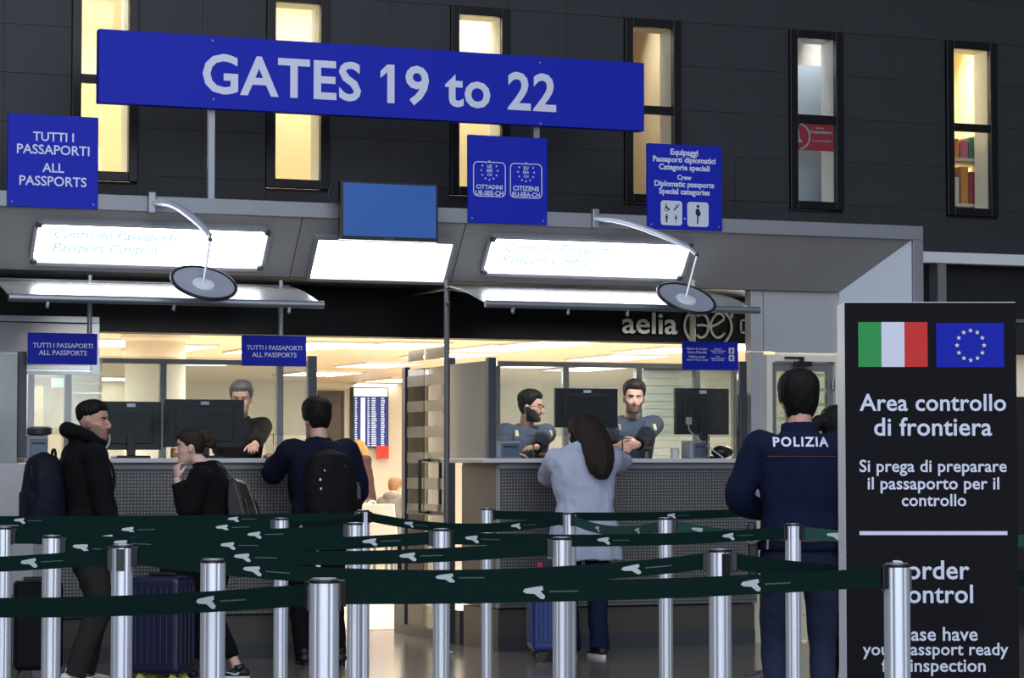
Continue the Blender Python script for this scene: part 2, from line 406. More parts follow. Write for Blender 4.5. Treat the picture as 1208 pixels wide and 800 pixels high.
# lit slats behind the door glass and in the booths' back partitions
SLAT = glassmat('cream_blind_slat', (240, 236, 216), haze=.93, rough=.3, refl=.3)
SLATG = glassmat('pale_green_blind_slat', (218, 236, 228), haze=.88, rough=.3, refl=.5)
def blind(name, u0, u1, v, z0, z1, n, m, label=None, tilt=.35, th=.6):
    b = thing(name, label, 'blind', (u0, v, z0))
    h = (z1-z0)/n
    me = G().box((0, 0, 0), (u1-u0, .006, h*th)).mesh('slat', m)
    for k in range(n): link(me, 'slat', b, ((u1-u0)/2, 0, h*(k+.5)), (tilt, 0, 0))
    G().bx((0, -.02, z1-z0), (u1-u0, .03, z1-z0+.04)).build('headrail', ALU, b)
    return b
blind('window_blind', 9.0, 9.9, WVR+.131, 1.35, 2.36, 9, SLAT, 'cream slatted blind behind the glass of the grey door', .3, .8)
# left wall piece with its frame
lw = struct(bpy.data.objects.new('wall_left', None)); COL.objects.link(lw)
lz = AT(60, 373, WV-.04).z
lz0 = AT(60, 437, WV-.04).z; ul = AT(22, 500, WV-.04).x
G().bx((-2, WV-.05, 0), (ul, WV-.005, lz0-.004)).build('wall_panel', GREYP, lw)
G().bx((-2, WV-.05, lz0), (BL-.06, WV-.005, lz-.05)).build('wall_panel', mat('pale_grey_door_panel', (150, 150, 154), .5, .1, .03, 2), lw)
q = G(); q.bx((-2, WV-.07, lz-.045), (BL, WV-.001, lz)); q.bx((BL-.055, WV-.07, lz0-.03), (BL, WV-.001, lz-.046)); q.bx((ul, WV-.07, lz0-.03), (BL-.056, WV-.001, lz0-.001)); q.build('frame', ALU, lw, bevel=.003)

# shop interior
SZ = 2.46
shopw = mat('shop_wall_cream', (240, 236, 226), .7, 0, .03, 2)
cm = mat('shop_ceiling_planks', (238, 220, 194), .35, 0, .05, .9, stretch=(1, 14, 1))
VB = 16.6
struct(G().bx((-9, WV+.26, SZ), (27, VB+1, SZ+.06)).build('ceiling_shop', cm))
struct(G().bx((-9, VB, 0), (27, VB+.1, SZ)).build('wall_shop_back', shopw))
struct(G().bx((-9.1, WV+.3, 0), (-9, VB, SZ)).build('wall_shop_left', shopw))
struct(G().bx((27, WV+.3, 0), (27.1, VB, SZ)).build('wall_shop_right', shopw))
struct(G().bx((SX+.3, WV+1.1, 0), (27, WV+1.2, WB+.1)).build('wall_shop_front_right', shopw))
LITE = emitmat('ceiling_panel_light', (255, 240, 212), 7.0)
lights = [(381, 406), (445, 429.5), (530, 418), (588, 409.5), (645, 404.5), (726, 421), (635, 430), (430, 453), (383, 440), (471, 447.5), (546, 442), (132, 403), (249, 427), (134, 446), (367, 440), (786, 412), (690, 434), (320, 412), (200, 409), (470, 406.5), (860, 409)]
lm = G().bx((-.3, -.62, -.018), (.3, .62, 0)).mesh('diffuser', LITE); lf = G()
for a, b in (((-.32, -.64), (-.3, .64)), ((.3, -.64), (.32, .64)), ((-.3, -.64), (.3, -.62)), ((-.3, .62), (.3, .64))): lf.bx((a[0], a[1], -.02), (b[0], b[1], 0))
lfm = lf.mesh('frame', WHITEP)
ORD = 'first second third fourth fifth sixth seventh eighth ninth tenth eleventh twelfth thirteenth fourteenth fifteenth sixteenth seventeenth eighteenth nineteenth twentieth last'.split()
byx = sorted(range(len(lights)), key=lambda i: lights[i][0]); byy = sorted(range(len(lights)), key=lambda i: lights[i][1])
for i, (x, y) in enumerate(lights):
    p = LV(x, y, SZ-.001)
    o = thing('ceiling_light', 'lit panel in the shop ceiling, %s from the left and %s from the top' % (ORD[byx.index(i)], ORD[byy.index(i)]), 'ceiling light', p, 0, 'shop ceiling lights')
    link(lm, 'diffuser', o); link(lfm, 'frame', o)
pc = AT(183, 470, 4.6)
tag(G().lathe([(.27, 0), (.27, .12), (.262, .14), (.262, SZ-.06), (.3, SZ-.03), (.3, SZ-.001)], n=36).build('column', mat('white_column', (248, 240, 222), .5, 0, .02), loc=(pc.x, pc.y, 0), smooth=True), 'round white column behind the left desk, in the shop', 'column')
# far things: dark door, board, notice
dl, dr = AT(374, 500, VB), AT(404.5, 500, VB)
dz = AT(390, 461, VB).z
dr2 = struct(bpy.data.objects.new('door_2', None)); COL.objects.link(dr2); dr2.location = (dl.x, VB-.05, 0)
G().bx((.03, 0, 0), (dr.x-dl.x-.03, .04, dz-.03)).build('leaf', mat('dark_brown_door', (74, 68, 66), .5, 0, .08), dr2)
q = G(); q.bx((0, -.02, 0), (.03, .045, dz)); q.bx((dr.x-dl.x-.03, -.02, 0), (dr.x-dl.x, .045, dz)); q.bx((.03, -.02, dz-.03), (dr.x-dl.x-.03, .045, dz)); q.build('frame', DARKMET, dr2)
a, b = AT(417.5, 458, VB-.15), AT(457, 527, VB-.15)
bo = thing('departure_board', 'tall blue lit flight board on the far shop wall', 'display', (a.x, VB-.15, b.z))
bw, bh = b.x-a.x, a.z-b.z
G().bx((-.015, 0, -.015), (bw+.015, .14, bh+.015)).build('casing', BLACKP, bo, bevel=.004)
NAVY = emitmat('board_navy', (36, 52, 122), .7)
G().bx((0, -.004, 0), (bw, -.0005, bh*.86)).build('screen', NAVY, bo)
G().bx((0, -.004, bh*.865), (bw, -.0005, bh)).build('header', emitmat('board_header', (224, 246, 224), 1.3), bo)
rw = emitmat('board_row_print', (190, 206, 232), .6); q = G()
for k in range(22):
    z = bh*.84-k*bh*.0385
    for xa, xb in ((.03, .10), (.40, .47), (.52, .68), (.80, .92)):
        wv = random.uniform(.7, 1)
        q.bx((bw*xa, -.006, z-bh*.024), (bw*(xa+(xb-xa)*wv), -.0042, z))
q.build('board_rows', rw, bo)
G().bx((bw*.20, -.0065, bh*.02), (bw*.33, -.0061, bh*.84)).build('airline_column', emitmat('board_pale', (216, 224, 244), .8), bo)
a, b = AT(444, 526, VB-.17), AT(458.5, 541, VB-.17)
tag(G().bx((a.x, VB-.175, b.z), (b.x, VB-.17, a.z)).build('red_notice', mat('red_paper', (226, 70, 66), .6, 0, .03)), 'plain red paper notice under the far flight board', 'notice')

# right end beyond the portal
struct(G().bx((FX-.02, WV-.12, 2.97), (XR, WV+.03, 3.06)).build('trim_4', WHITEP, bevel=.004))
struct(G().bx((FX+.25, WV+.12, 2.55), (XR, WV+.19, 2.98)).build('wall_lintel_right', mat('dark_brown_lintel', (30, 29, 28), .4, 0, .1, 3)))
struct(G().bx((FX-.02, WV-.06, 0), (FX+.115, WV+.19, 2.965)).build('wall_right_pier', mat('white_pier', (226, 226, 220), .6, 0, .02)))
gp = AT(1104, 330, WV-.02)
q = thing('glass_fin', 'greenish glass fin beside the portal behind the black totem', 'glass panel', (gp.x, WV-.1, 0))
G().bx((-.04, -.02, 0), (.04, .1, 2.965)).build('pane', glassmat('green_edge_glass', (190, 214, 198), haze=.55), q, bevel=.004); G().bx((-.05, -.03, 0), (-.041, .1, 2.965)).build('edge', ALU, q)
struct(G().bx((FX+.25, WV+.12, 0), (XR, WV+.19, 1.90)).build('wall_right_low', mat('dark_plinth', (36, 36, 38), .5, 0, .1, 3)))
struct(G().bx((FX+.25, WV+.10, 2.515), (XR, WV+.2, 2.545)).build('trim_5', ALU))
struct(G().bx((FX+.25, WV+.12, 2.25), (XR, WV+.19, 2.51)).build('wall_right_mid', mat('dark_plinth', (36, 36, 38), .5, 0, .1, 3)))
struct(G().bx((FX+.25, WV+1.0, 1.6), (XR, WV+1.05, 2.5)).build('wall_right_niche', shopw))
area('niche_lamp', (14, WV+.6, 2.35), (14, WV+.6, 0), 4, .2, 14, (1, .92, .78))

# ================================================================== SIGNS ON THE PORTAL
def board(name, label, x0, y0, x1, y1, v, th=.03, group=None, m=None):
    a, b = AT(x0, y0, v), AT(x1, y1, v)
    c = AT(x0, y1, v); d = AT(x1, y0, v)
    u0, u1, z0, z1 = (a.x+c.x)/2, (b.x+d.x)/2, (b.z+c.z)/2, (a.z+d.z)/2
    o = thing(name, label, 'sign', (u0, v, z0), 0, group)
    G().bx((0, 0, 0), (u1-u0, th, z1-z0)).build('panel', BLUE, o, bevel=.003)
    return o, u1-u0, z1-z0
VS = VO-.05
o, W, H = board('gate_sign', 'long blue hanging sign reading GATES 19 to 22', 117, 33, 760, 75, VS-.05, .06)
W0 = W
def on(o, x, y, v): p = AT(x, y, v); return p.x-o.location.x, p.z-o.location.z
a = on(o, 239, 87, VS-.05); b = on(o, 656, 105, VS-.05)
c1 = on(o, 239, 62, VS-.05); c2 = on(o, 239, 111, VS-.05)
# the panel's height comes from its left and right ends
for ob in list(COL.objects):
    if ob.parent == o and ob.name.startswith('panel'): bpy.data.objects.remove(ob)
zt = (AT(117, 33, VS-.05).z+AT(760, 75, VS-.05).z)/2; zb = (AT(117, 121, VS-.05).z+AT(760, 154.5, VS-.05).z)/2
o.location.z = zb; H = zt-zb
G().bx((0, 0, 0), (W, .085, H)).build('panel', BLUE, o, bevel=.004)
a = on(o, 239, 87, VS-.05); b = on(o, 656, 105, VS-.05)
text('GATES 19 to 22', o, (a[0]+b[0])/2, H*.475, b[0]-a[0], SIGNWHITE, bold=.022, spacing=1.05)
def one_flag(o):                        # the numeral one of this sign has a flag at its top
    me = [c for c in COL.objects if c.parent == o and c.name.startswith('lettering')][0]
    bm = bmesh.new(); bm.from_mesh(me.data); seen = set(); isl = []
    for v in bm.verts:
        if v in seen: continue
        st = [v]; seen.add(v); box = [9, -9, 9, -9]
        while st:
            q_ = st.pop(); box = [min(box[0], q_.co.x), max(box[1], q_.co.x), min(box[2], q_.co.z), max(box[3], q_.co.z)]
            for e in q_.link_edges:
                r_ = e.other_vert(q_)
                if r_ not in seen: seen.add(r_); st.append(r_)
        isl.append(box)
    bm.free(); isl.sort(); x0, x1, z0, z1 = [i for i in isl if i[1]-i[0] < .4*(i[3]-i[2])][0]
    w_ = x1-x0; G().prism([(x0-.001, z1), (x0-.95*w_, z1-.95*w_), (x0-.95*w_, z1-1.85*w_), (x0-.001, z1-1.05*w_)], -.0012, 0).build('numeral_flag', SIGNWHITE, o, loc=me.location)
one_flag(o)
for x, y in ((251, 48), (252, 117), (637, 74), (638, 146)):
    p = on(o, x, y, VS-.05); G().ball((p[0], 0, p[1]), (.008, .004, .008), 8).build('bolt', ALU, o)
for x in (252, 636):
    p = on(o, x, 120, VS-.01); G().bx((p[0]-.022, .086, ZT-zb-.0), (p[0]+.022, .125, H-.05)).build('post', ALU, o)
def fix(o, W, H):
    for x, z in ((.03, .03), (W-.03, .03)): G().ball((x, 0, z), (.007, .003, .007), 8).build('bolt', ALU, o)
o, W, H = board('passport_lane_sign', 'square blue sign TUTTI I PASSAPORTI on the portal edge, leftmost', 9, 136, 116, 245, VS)
for s, z, ww in (('TUTTI I', .765, .45), ('PASSAPORTI', .625, .80), ('ALL', .43, .24), ('PASSPORTS', .285, .74)): text(s, o, W*.5, H*z, W*ww, SIGNWHITE, bold=.012)
fix(o, W, H)
o, W, H = board('citizens_lane_sign', 'square blue sign with two outlined citizen boxes beside the ceiling screen', 552.5, 161, 645.5, 264, VS); fix(o, W, H)
for i, (l3, t1, t2) in enumerate(((('UE', 'SEE', 'CH'), 'CITTADINI', 'UE-SEE-CH'), (('EU', 'EEA', 'CH'), 'CITIZENS', 'EU-EEA-CH'))):
    cx, cz = W*(.265, .73)[i], H*.50
    q = G(); frame_rr(q, cx, cz, W*.41, H*.40, .035, .006, -.0015, 0); q.build('box_outline', SIGNWHITE, o)
    q = G()
    for k in range(12): q.prism(star(cx+.062*sin(k*pi/6), cz+.062+.066*cos(k*pi/6), .009), -.0015, 0)
    q.build('star_ring', SIGNWHITE, o)
    for k, s in enumerate(l3): text(s, o, cx, cz+.092-.03*k, .045 if len(s) > 2 else .036, SIGNWHITE, bold=.015)
    text(t1, o, cx, cz-.055, W*.33, SIGNWHITE, bold=.02); text(t2, o, cx, cz-.098, W*.35, SIGNWHITE, bold=.02)
o, W, H = board('crew_lane_sign', 'square blue sign for crew and diplomatic passports with white pictogram boxes', 764, 171, 852, 271, VS); fix(o, W, H)
for s, z, ww in (('Equipaggi', .90, .37), ('Passaporti diplomatici', .812, .84), ('Categorie speciali', .722, .68), ('Crew', .615, .19), ('Diplomatic passports', .525, .80), ('Special categories', .437, .68)): text(s, o, W*.49, H*z, W*ww, SIGNWHITE, bold=.03)
INK = mat('pictogram_black', (22, 22, 26), .5, 0, 0)
PIC = mat('pictogram_white', (205, 208, 226), .5, 0, 0)
def pictos(o, c1, c2, s):
    for c in (c1, c2): G().prism(rrect(c[0], c[1], s, s*1.05, s*.13), -.0015, 0).build('pictogram_box', PIC, o)
    def fig(cx, cz, h, preg=False):
        q = G(); y = (-.003, -.0016)
        q.prism(disc(cx, cz+h*.42, h*.085), *y)
        if preg: q.prism([(cx-h*.12, cz+h*.28), (cx+h*.05, cz+h*.3), (cx+h*.16, cz+h*.05), (cx+h*.1, cz-h*.08), (cx+h*.02, cz-h*.1), (cx+h*.01, cz-h*.5), (cx-h*.06, cz-h*.5), (cx-h*.06, cz-h*.05), (cx-h*.15, cz+h*.02)], *y)
        else:
            q.prism([(cx-h*.14, cz+h*.3), (cx+h*.14, cz+h*.3), (cx+h*.14, cz-h*.05), (cx+h*.09, cz-h*.05), (cx+h*.08, cz-h*.5), (cx-h*.08, cz-h*.5), (cx-h*.09, cz-h*.05), (cx-h*.14, cz-h*.05)], *y)
        q.build('pictogram', INK, o)
    fig(c2[0], c2[1], s*.82, True)
    x, z = c1; d = s*.23
    fig(x-d, z-d, s*.36); fig(x+d*.9, z-d, s*.34, True)
    q = G(); q.prism(disc(x-d-.004, z+d+s*.12, s*.035), -.003, -.0016)
    q.prism([(x-d-s*.04, z+d+s*.08), (x-d+s*.02, z+d+s*.08), (x-d+s*.03, z+d-s*.02), (x-d+s*.12, z+d-s*.03), (x-d+s*.15, z+d-s*.13), (x-d+s*.1, z+d-s*.13), (x-d+s*.07, z+d-s*.07), (x-d-s*.03, z+d-s*.06)], -.003, -.0016)
    frame_rr(q, x-d-s*.01, z+d-s*.07, s*.2, s*.2, s*.095, s*.025, -.003, -.0016, 4); q.build('pictogram', INK, o)
    q = G(); q.prism(disc(x+d+s*.1, z+d+s*.13, s*.035), -.003, -.0016); q.prism([(x+d-s*.15, z+d-s*.1), (x+d-s*.1, z+d-s*.12), (x+d+s*.1, z+d+s*.05), (x+d+s*.06, z+d+s*.1)], -.003, -.0016)
    q.prism([(x+d+s*.02, z+d+s*.1), (x+d+s*.05, z+d+s*.13), (x+d-s*.06, z+d+s*.1), (x+d-s*.07, z+d+s*.07)], -.003, -.0016); q.build('pictogram', INK, o)
pictos(o, (W*.315, H*.19), (W*.67, H*.185), W*.285)
G().prism(disc(W*.495, H*.13, .006), -.0015, 0).build('dot', SIGNWHITE, o)
# signs over the desk glass, each hung on a slim tube
VG = -.02
for i, (x0, y0, x1, y1, lab) in enumerate(((33, 393, 115, 430, 'small blue ALL PASSPORTS sign over the left end of the left desk'), (285.5, 396, 361.5, 432, 'small blue ALL PASSPORTS sign on a tube at the right end of the left desk'))):
    o, W, H = board('desk_sign', lab, x0, y0, x1, y1, VG, .02, 'passport signs over the left desk')
    text('TUTTI I PASSAPORTI', o, W*.5, H*.60, W*.86, SIGNWHITE, bold=.014); text('ALL PASSPORTS', o, W*.5, H*.37, W*.69, SIGNWHITE, bold=.014)
    tx = W*.62 if i else W*.9
    G().cyl((tx, .038, H*.2), (tx, .038, AT(340, 331, .02).z-o.location.z), .017, 12).build('tube', ALU, o, smooth=True)
o, W, H = board('desk_sign', 'small blue sign with two columns of fine print over the right desk', 805.5, 403, 871, 436.5, VG, .02)
for s, x, z, ww in (('Minori di 14 anni', .255, .74, .36), ("Carta d'identità", .255, .62, .35), ('Children under', .255, .46, .30), ('age of 14 I.D. Card', .255, .34, .37), ('Equipaggi', .63, .74, .13), ('Passaporti diplomatici', .63, .67, .27), ('Categorie speciali', .63, .60, .20), ('Crew', .63, .48, .07), ('Diplomatic passports', .63, .41, .26), ('Special categories', .63, .34, .22)):
    text(s, o, W*x, H*z, W*ww, SIGNWHITE, bold=.02)
for z in (.69, .43):
    G().prism(rrect(W*.875, H*z, W*.10, W*.10, .006), -.0015, 0).build('pictogram_box', PIC, o)
    G().prism([(W*.86, H*z-.016), (W*.885, H*z-.016), (W*.89, H*z+.005), (W*.872, H*z+.018), (W*.858, H*z+.004)], -.003, -.0016).build('pictogram', INK, o)
G().cyl((W*.22, .042, H*.2), (W*.22, .042, AT(840, 331, .02).z-o.location.z), .022, 12).build('tube', mat('ivory_tube', (206, 200, 172), .5, 0, .03), o, smooth=True)

# ceiling screen
a, b = AT(402, 213, -.5), AT(517, 286, -.5); dtop = AT(517, 216, -.5)
o = thing('ceiling_screen', 'flat screen showing plain blue, hung from the portal edge between two lit panels', 'screen', (a.x, -.5, b.z))
W, H = b.x-a.x, (a.z+dtop.z)/2-b.z
G().bx((0, 0, 0), (W, .07, H)).build('casing', BLACKP, o, bevel=.006)
blue = mat('screen_blue_glow', (44, 84, 150), .25, 0, .22, 2.2, emit=.36)
G().bx((.018, -.003, .026), (W-.018, 0, H-.018)).build('display', blue, o)
G().bx((W*.44, -.004, .004), (W*.54, 0, .018)).build('badge', DARKMET, o)
q = G(); q.bx((W*.3, .07, H*.3), (W*.7, .095, H*.8)); q.bx((W*.45, .09, H*.5), (W*.55, .18, H*.6)); q.build('bracket', DARKMET, o, bevel=.003)
G().tube([(-.02, .16, H*.95), (-.05, .15, H*.75), (-.03, .12, H*.65), (.05, .09, H*.6)], .006, 8, smooth=2).build('cable', BLACKP, o, smooth=True)

# light boxes set on the soffit
LBW = emitmat('light_box_face', (252, 253, 255), 8.0)
GHOST = mat('faded_blue_print', (150, 205, 222), .9, 0, 0, emit=.62, spec=0)
def lightbox(cs, label, txt, recess=False):
    P = [SOF(*c) for c in cs]
    u0 = (P[0][0]+P[3][0])/2; u1 = (P[1][0]+P[2][0])/2; s0 = (P[0][1]+P[1][1])/2; s1 = (P[2][1]+P[3][1])/2
    c = V3((0, VO, ZB))+SD*((s0+s1)/2); W, H = u1-u0, s1-s0
    o = thing('light_box', label, 'light', ((u0+u1)/2, c.y, c.z), rot=(SANG+pi/2, 0, 0))
    # own frame: x along the desk, z up the soffit towards the front, -y ... face looks along +y*-1
    q = G(); q.prism(rrect(0, 0, W, H, .06 if not recess else .008), -.035, 0); q.build('diffuser', LBW, o)
    q = G(); frame_rr(q, 0, 0, W+.05, H+.05, .07 if not recess else .012, .024, -.05, 0); q.build('frame', ALUP, o)
    if not recess:
        for sx in (-1, 1):
            for sz in (-1, 1): G().box((sx*(W/2-.005), -.045, sz*(H/2-.005)), (.042, .03, .034)).build('corner_clamp', DARKMET, o, bevel=.006)
    if txt:
        text(txt[0], o, -W*.5+.12+.42, H*.22, .84, GHOST, y=-.0365, bold=.02, depth=.0006, shear=.2)
        text(txt[1], o, -W*.5+.12+.36, -H*.14, .72, GHOST, y=-.0365, bold=.02, depth=.0006, shear=.2)
    return o
lightbox(((44, 262), (316, 268), (305, 312), (37, 305)), 'long lit light box over the left desk, first of three', ('Controllo Passaporti', 'Passport Control'))
lightbox(((375, 280), (533, 283), (520, 327), (363, 325)), 'short lit light box under the blue ceiling screen', None, True)
lightbox(((577, 278), (813, 285), (800, 323), (569, 319)), 'long lit light box over the right desk', ('Controllo Passaporti', 'Passport Control'))

# inspection mirrors on bent arms
def mirror_arm(pts, dc, rw, label):
    base = AT(pts[0][0], pts[0][1], VO-.05)
    o = thing('mirror_arm', label, 'mirror', base)
    vs = [VO-.05, VO-.2, VO-.46, VO-.62, VO-.70]
    P = [AT(x, y, v)-base for (x, y), v in zip(pts, vs)]
    D = AT(dc[0], dc[1], VO-.75)-base
    G().box((-.0, .0, 0), (.05, .05, .14)).build('clamp', ALU, o, bevel=.006)
    G().tube([P[0], P[1], P[2], P[3]], [.03, .032, .03, .022], 12, flat=.7, smooth=2).build('curved_arm', STEEL, o, smooth=True)
    G().tube([P[3], P[4]], .014, 10).build('elbow_rod', STEEL, o, smooth=True)
    G().ball(P[4], .016, 10).build('joint', DARKMET, o, smooth=True)
    G().tube([P[4], D+V3((0, 0, .02))], .009, 8).build('drop_rod', STEEL, o, smooth=True)
    r = rw/2*(D+base-CAM).dot(FW)/FPX
    h = bpy.data.objects.new('mirror_disc', None); COL.objects.link(h); h.parent = o; h.location = D; h.rotation_euler = (radians(33), radians(4), 0)
    G().lathe([(.001, -.012), (r*.6, -.008), (r, .012), (r*.97, .017), (r*.6, .006), (.001, .002)], n=48).build('disc', mat('tinted_mirror', (150, 154, 166), .35, .0, .14, 5), h, smooth=True)
    G().tube([(r*cos(2*pi*j/48), r*sin(2*pi*j/48), .014) for j in range(49)], .012, 8).build('rim', BLACKP, h, smooth=True)
    G().lathe([(.075, .004), (.07, .014), (.03, .022), (.001, .022)], n=24).build('hub', WHITEP, h, smooth=True)
    return o
mirror_arm(((179, 239), (205, 240), (234, 262), (247, 277), (248, 283)), (240, 336), 77, 'round inspection mirror on a bent arm above the left desk')
mirror_arm(((702, 258), (735, 260), (790, 281), (812, 292), (822, 301)), (809, 354), 70, 'round inspection mirror on a bent arm above the right desk')

# milky awnings with front tube
def awning(xb, xf0, xf1, yf, label, hooks, pole=None):
    vf, vb = -.78, .0
    a, b = AT(xf0, yf, vf), AT(xf1, yf+1, vf); u0, u1 = a.x, b.x; zf = (a.z+b.z)/2+.0; zbk = min(AT(xb, 329, vb).z, ZS-.035)
    o = thing('desk_awning', label, 'awning', (u0, 0, zf))
    n = 10; top = []; h = zbk-zf
    prof = []
    for i in range(n+1):
        t = i/n
        prof.append((vf+(vb-vf)*t, h*(.55*sin(t*pi/2)+.45*t)))
    vs = []; fs = []
    pts = [(y, z) for y, z in prof]+[(y, z-.009) for y, z in reversed(prof)]
    N = len(pts)
    for x in (0, u1-u0): vs += [(x, y, z) for y, z in pts]
    fs = [(i, (i+1) % N, (i+1) % N+N, i+N) for i in range(N)]
    for i in range(n): fs += [(i, N-1-i, N-2-i, i+1), (N+i, N+i+1, N+N-2-i, N+N-1-i)]
    G().add(vs, fs).build('acrylic_sheet', AWN, o, smooth=True)
    G().tube([(-.01, vf, -.005), (u1-u0+.01, vf, -.005)], .026, 14).build('front_tube', ALU, o, smooth=True)
    G().tube([(-.01, vb+.02, h-.01), (u1-u0+.01, vb+.02, h-.01)], .02, 12).build('rear_tube', ALU, o, smooth=True)
    for k, t in enumerate((0.02, .5, .98)):
        x = (u1-u0)*t
        G().cyl((x, vb+.02, h-.01), (x, WV-.035, h-.01), .012, 8).build('wall_arm', ALU, o)
        G().tube([(x, vf, 0), (x, vf+.4, h*.58), (x, vb, h-.025)], .008, 8, smooth=1).build('rib', ALU, o, smooth=True)
    for x in hooks:
        p = AT(x, yf+8, vf); q = G(); q.bx((p.x-u0-.008, vf-.012, -.045), (p.x-u0+.008, vf+.012, -.02)); q.ball((p.x-u0, vf, -.055), (.014, .01, .016), 8); q.build('hook', ALU, o)
    return o, u0, u1, zf, zbk
awning(0, 12, 380, 354, 'milky curved awning over the left desk', (56, 205, 341))
ao = awning(540, 574, 894, 361, 'milky curved awning over the right desk', (605, 670, 740, 863))
# pole beside the glass gate
pp = AT(527, 400, .0)
o = thing('awning_pole', 'slim grey pole from the soffit to the floor at the glass gate', 'pole', (pp.x, .0, 0))
G().cyl((0, 0, .02), (0, 0, AT(527, 329, .0).z), .020, 14).build('tube', mat('mid_grey_tube', (92, 94, 99), .45, .3, .05), o, smooth=True)
G().lathe([(.06, 0), (.06, .012), (.03, .02), (.023, .03)], n=20).build('foot_plate', ALUP, o)
for y in (340, 358):
    p = AT(531, y, .0); G().cyl((0, 0, p.z), (ao[1]-pp.x, 0, p.z), .013, 8).build('bracket', ALUP, o); G().ball((.0, -.03, p.z), .018, 10).build('bolt', DARKMET, o, smooth=True)

# ================================================================== DESKS
def dotmat():
    m = bpy.data.materials.new('studded_steel_sheet'); m.use_nodes = True; nt = m.node_tree; b = nt.nodes['Principled BSDF']; N = nt.nodes.new; L = nt.links.new
    tc = N('ShaderNodeTexCoord'); sp = N('ShaderNodeSeparateXYZ'); L(tc.outputs['Object'], sp.inputs[0])
    def M(op, a, b_=None):
        q = N('ShaderNodeMath'); q.operation = op
        for i, x in enumerate((a, b_)):
            if x is None: continue
            if isinstance(x, (int, float)): q.inputs[i].default_value = x
            else: L(x, q.inputs[i])
        return q.outputs[0]
    h = M('ADD', sp.outputs[0], sp.outputs[1])
    k = 2*pi/.046
    s1 = M('SINE', M('MULTIPLY', M('ADD', h, sp.outputs[2]), k)); s2 = M('SINE', M('MULTIPLY', M('SUBTRACT', h, sp.outputs[2]), k))
    d = M('MULTIPLY', s1, s2); d2 = M('SMOOTH_MIN', M('MAXIMUM', d, 0.0), .7)
    mx = N('ShaderNodeMix'); mx.data_type = 'RGBA'; mx.inputs[6].default_value = rgb((88, 86, 87)); mx.inputs[7].default_value = rgb((158, 157, 160)); L(d2, mx.inputs[0])
    L(mx.outputs[2], b.inputs['Base Color']); b.inputs['Metallic'].default_value = .55; b.inputs['Roughness'].default_value = .45
    bp = N('ShaderNodeBump'); bp.inputs['Strength'].default_value = .5; bp.inputs['Distance'].default_value = .004; L(d2, bp.inputs['Height']); L(bp.outputs[0], b.inputs['Normal'])
    return m
STUD = dotmat()
TOP = mat('white_worktop', (198, 198, 200), .35, 0, .04, 6)
PLINTH = mat('dark_plinth_steel', (88, 82, 77), .4, .4, .12, 3)
SIDE = mat('brown_grey_side_panel', (104, 98, 92), .5, .3, .06, 5, .08, 80)
CT = 1.385
def desk(u0, u1, label, side=True):
    o = thing('control_desk', label, 'desk', (u0, 0, 0)); W = u1-u0
    G().bx((0, .02, .31), (W, .74, CT-.03)).build('carcass', SIDE, o)
    G().bx((.004, .0, .31), (W-.004, .018, CT-.075)).build('front_sheet', STUD, o, bevel=.002)
    if side: G().bx((-.006, .03, .31), (-.001, .735, CT-.05)).build('side_sheet', SIDE, o)
    G().bx((-.006, -.004, .31), (.012, .03, CT-.05)).build('corner_strip', ALUP, o)
    G().bx((.01, .03, 0), (W-.01, .74, .30)).build('plinth', PLINTH, o)
    G().bx((.008, .024, .0), (W-.008, .0305, .11)).build('kick_strip', DARKMET, o)
    G().bx((-.0, -.02, CT-.074), (W, .04, CT-.034)).build('lip', ALUP, o)
    G().bx((-.16, -.10, CT-.032), (W+.02, .78, CT)).build('worktop', TOP, o, bevel=.006)
    return o
D1a, D1b = AT(58, 600, 0).x, AT(374, 600, 0).x
D2a, D2b = AT(588, 600, 0).x, AT(893, 600, 0).x
desk(D1a, D1b, 'left passport desk with studded grey front and white worktop')
desk(D2a, D2b, 'right passport desk with studded grey front and white worktop')
# raised floors behind the desks
for a, b in ((BL+.05, D1b), (D2a, D2b)): struct(G().bx((a, .80, 0), (b, 2.3, .25)).build('floor_platform', DARKMET))
# metal cabinet left of the left desk
o = thing('side_cabinet', 'pale metal cabinet beside the left desk at the picture edge', 'cabinet', (AT(-60, 600, -.03).x, -.03, 0))
W = D1a-.02-o.location.x
zt = AT(30, 547, -.03).z; zb = AT(30, 702, -.03).z
G().bx((0, 0, .0), (W, .8, zb)).build('base', PLINTH, o)
q = G(); q.bx((0, 0, zb+.003), (W, .8, zt)); q.build('body', mat('pale_cabinet_metal', (176, 176, 178), .45, .2, .04, 4), o, bevel=.004)
G().bx((W-.09, -.008, 0), (W-.001, -.001, zt)).build('corner_strip', ALUP, o)
o = thing('frosted_screen', 'upright frosted glass sheet on the pale cabinet, leftmost', 'glass screen', (AT(-60, 500, .02).x, .02, zt+.001))
W = AT(20, 500, .02).x-o.location.x; zz = AT(10, 418, .02).z-zt
G().bx((0, 0, 0), (W, .012, zz)).build('pane', FROST, o); G().bx((0, -.004, zz), (W, .016, zz+.012)).build('edge', ALU, o)

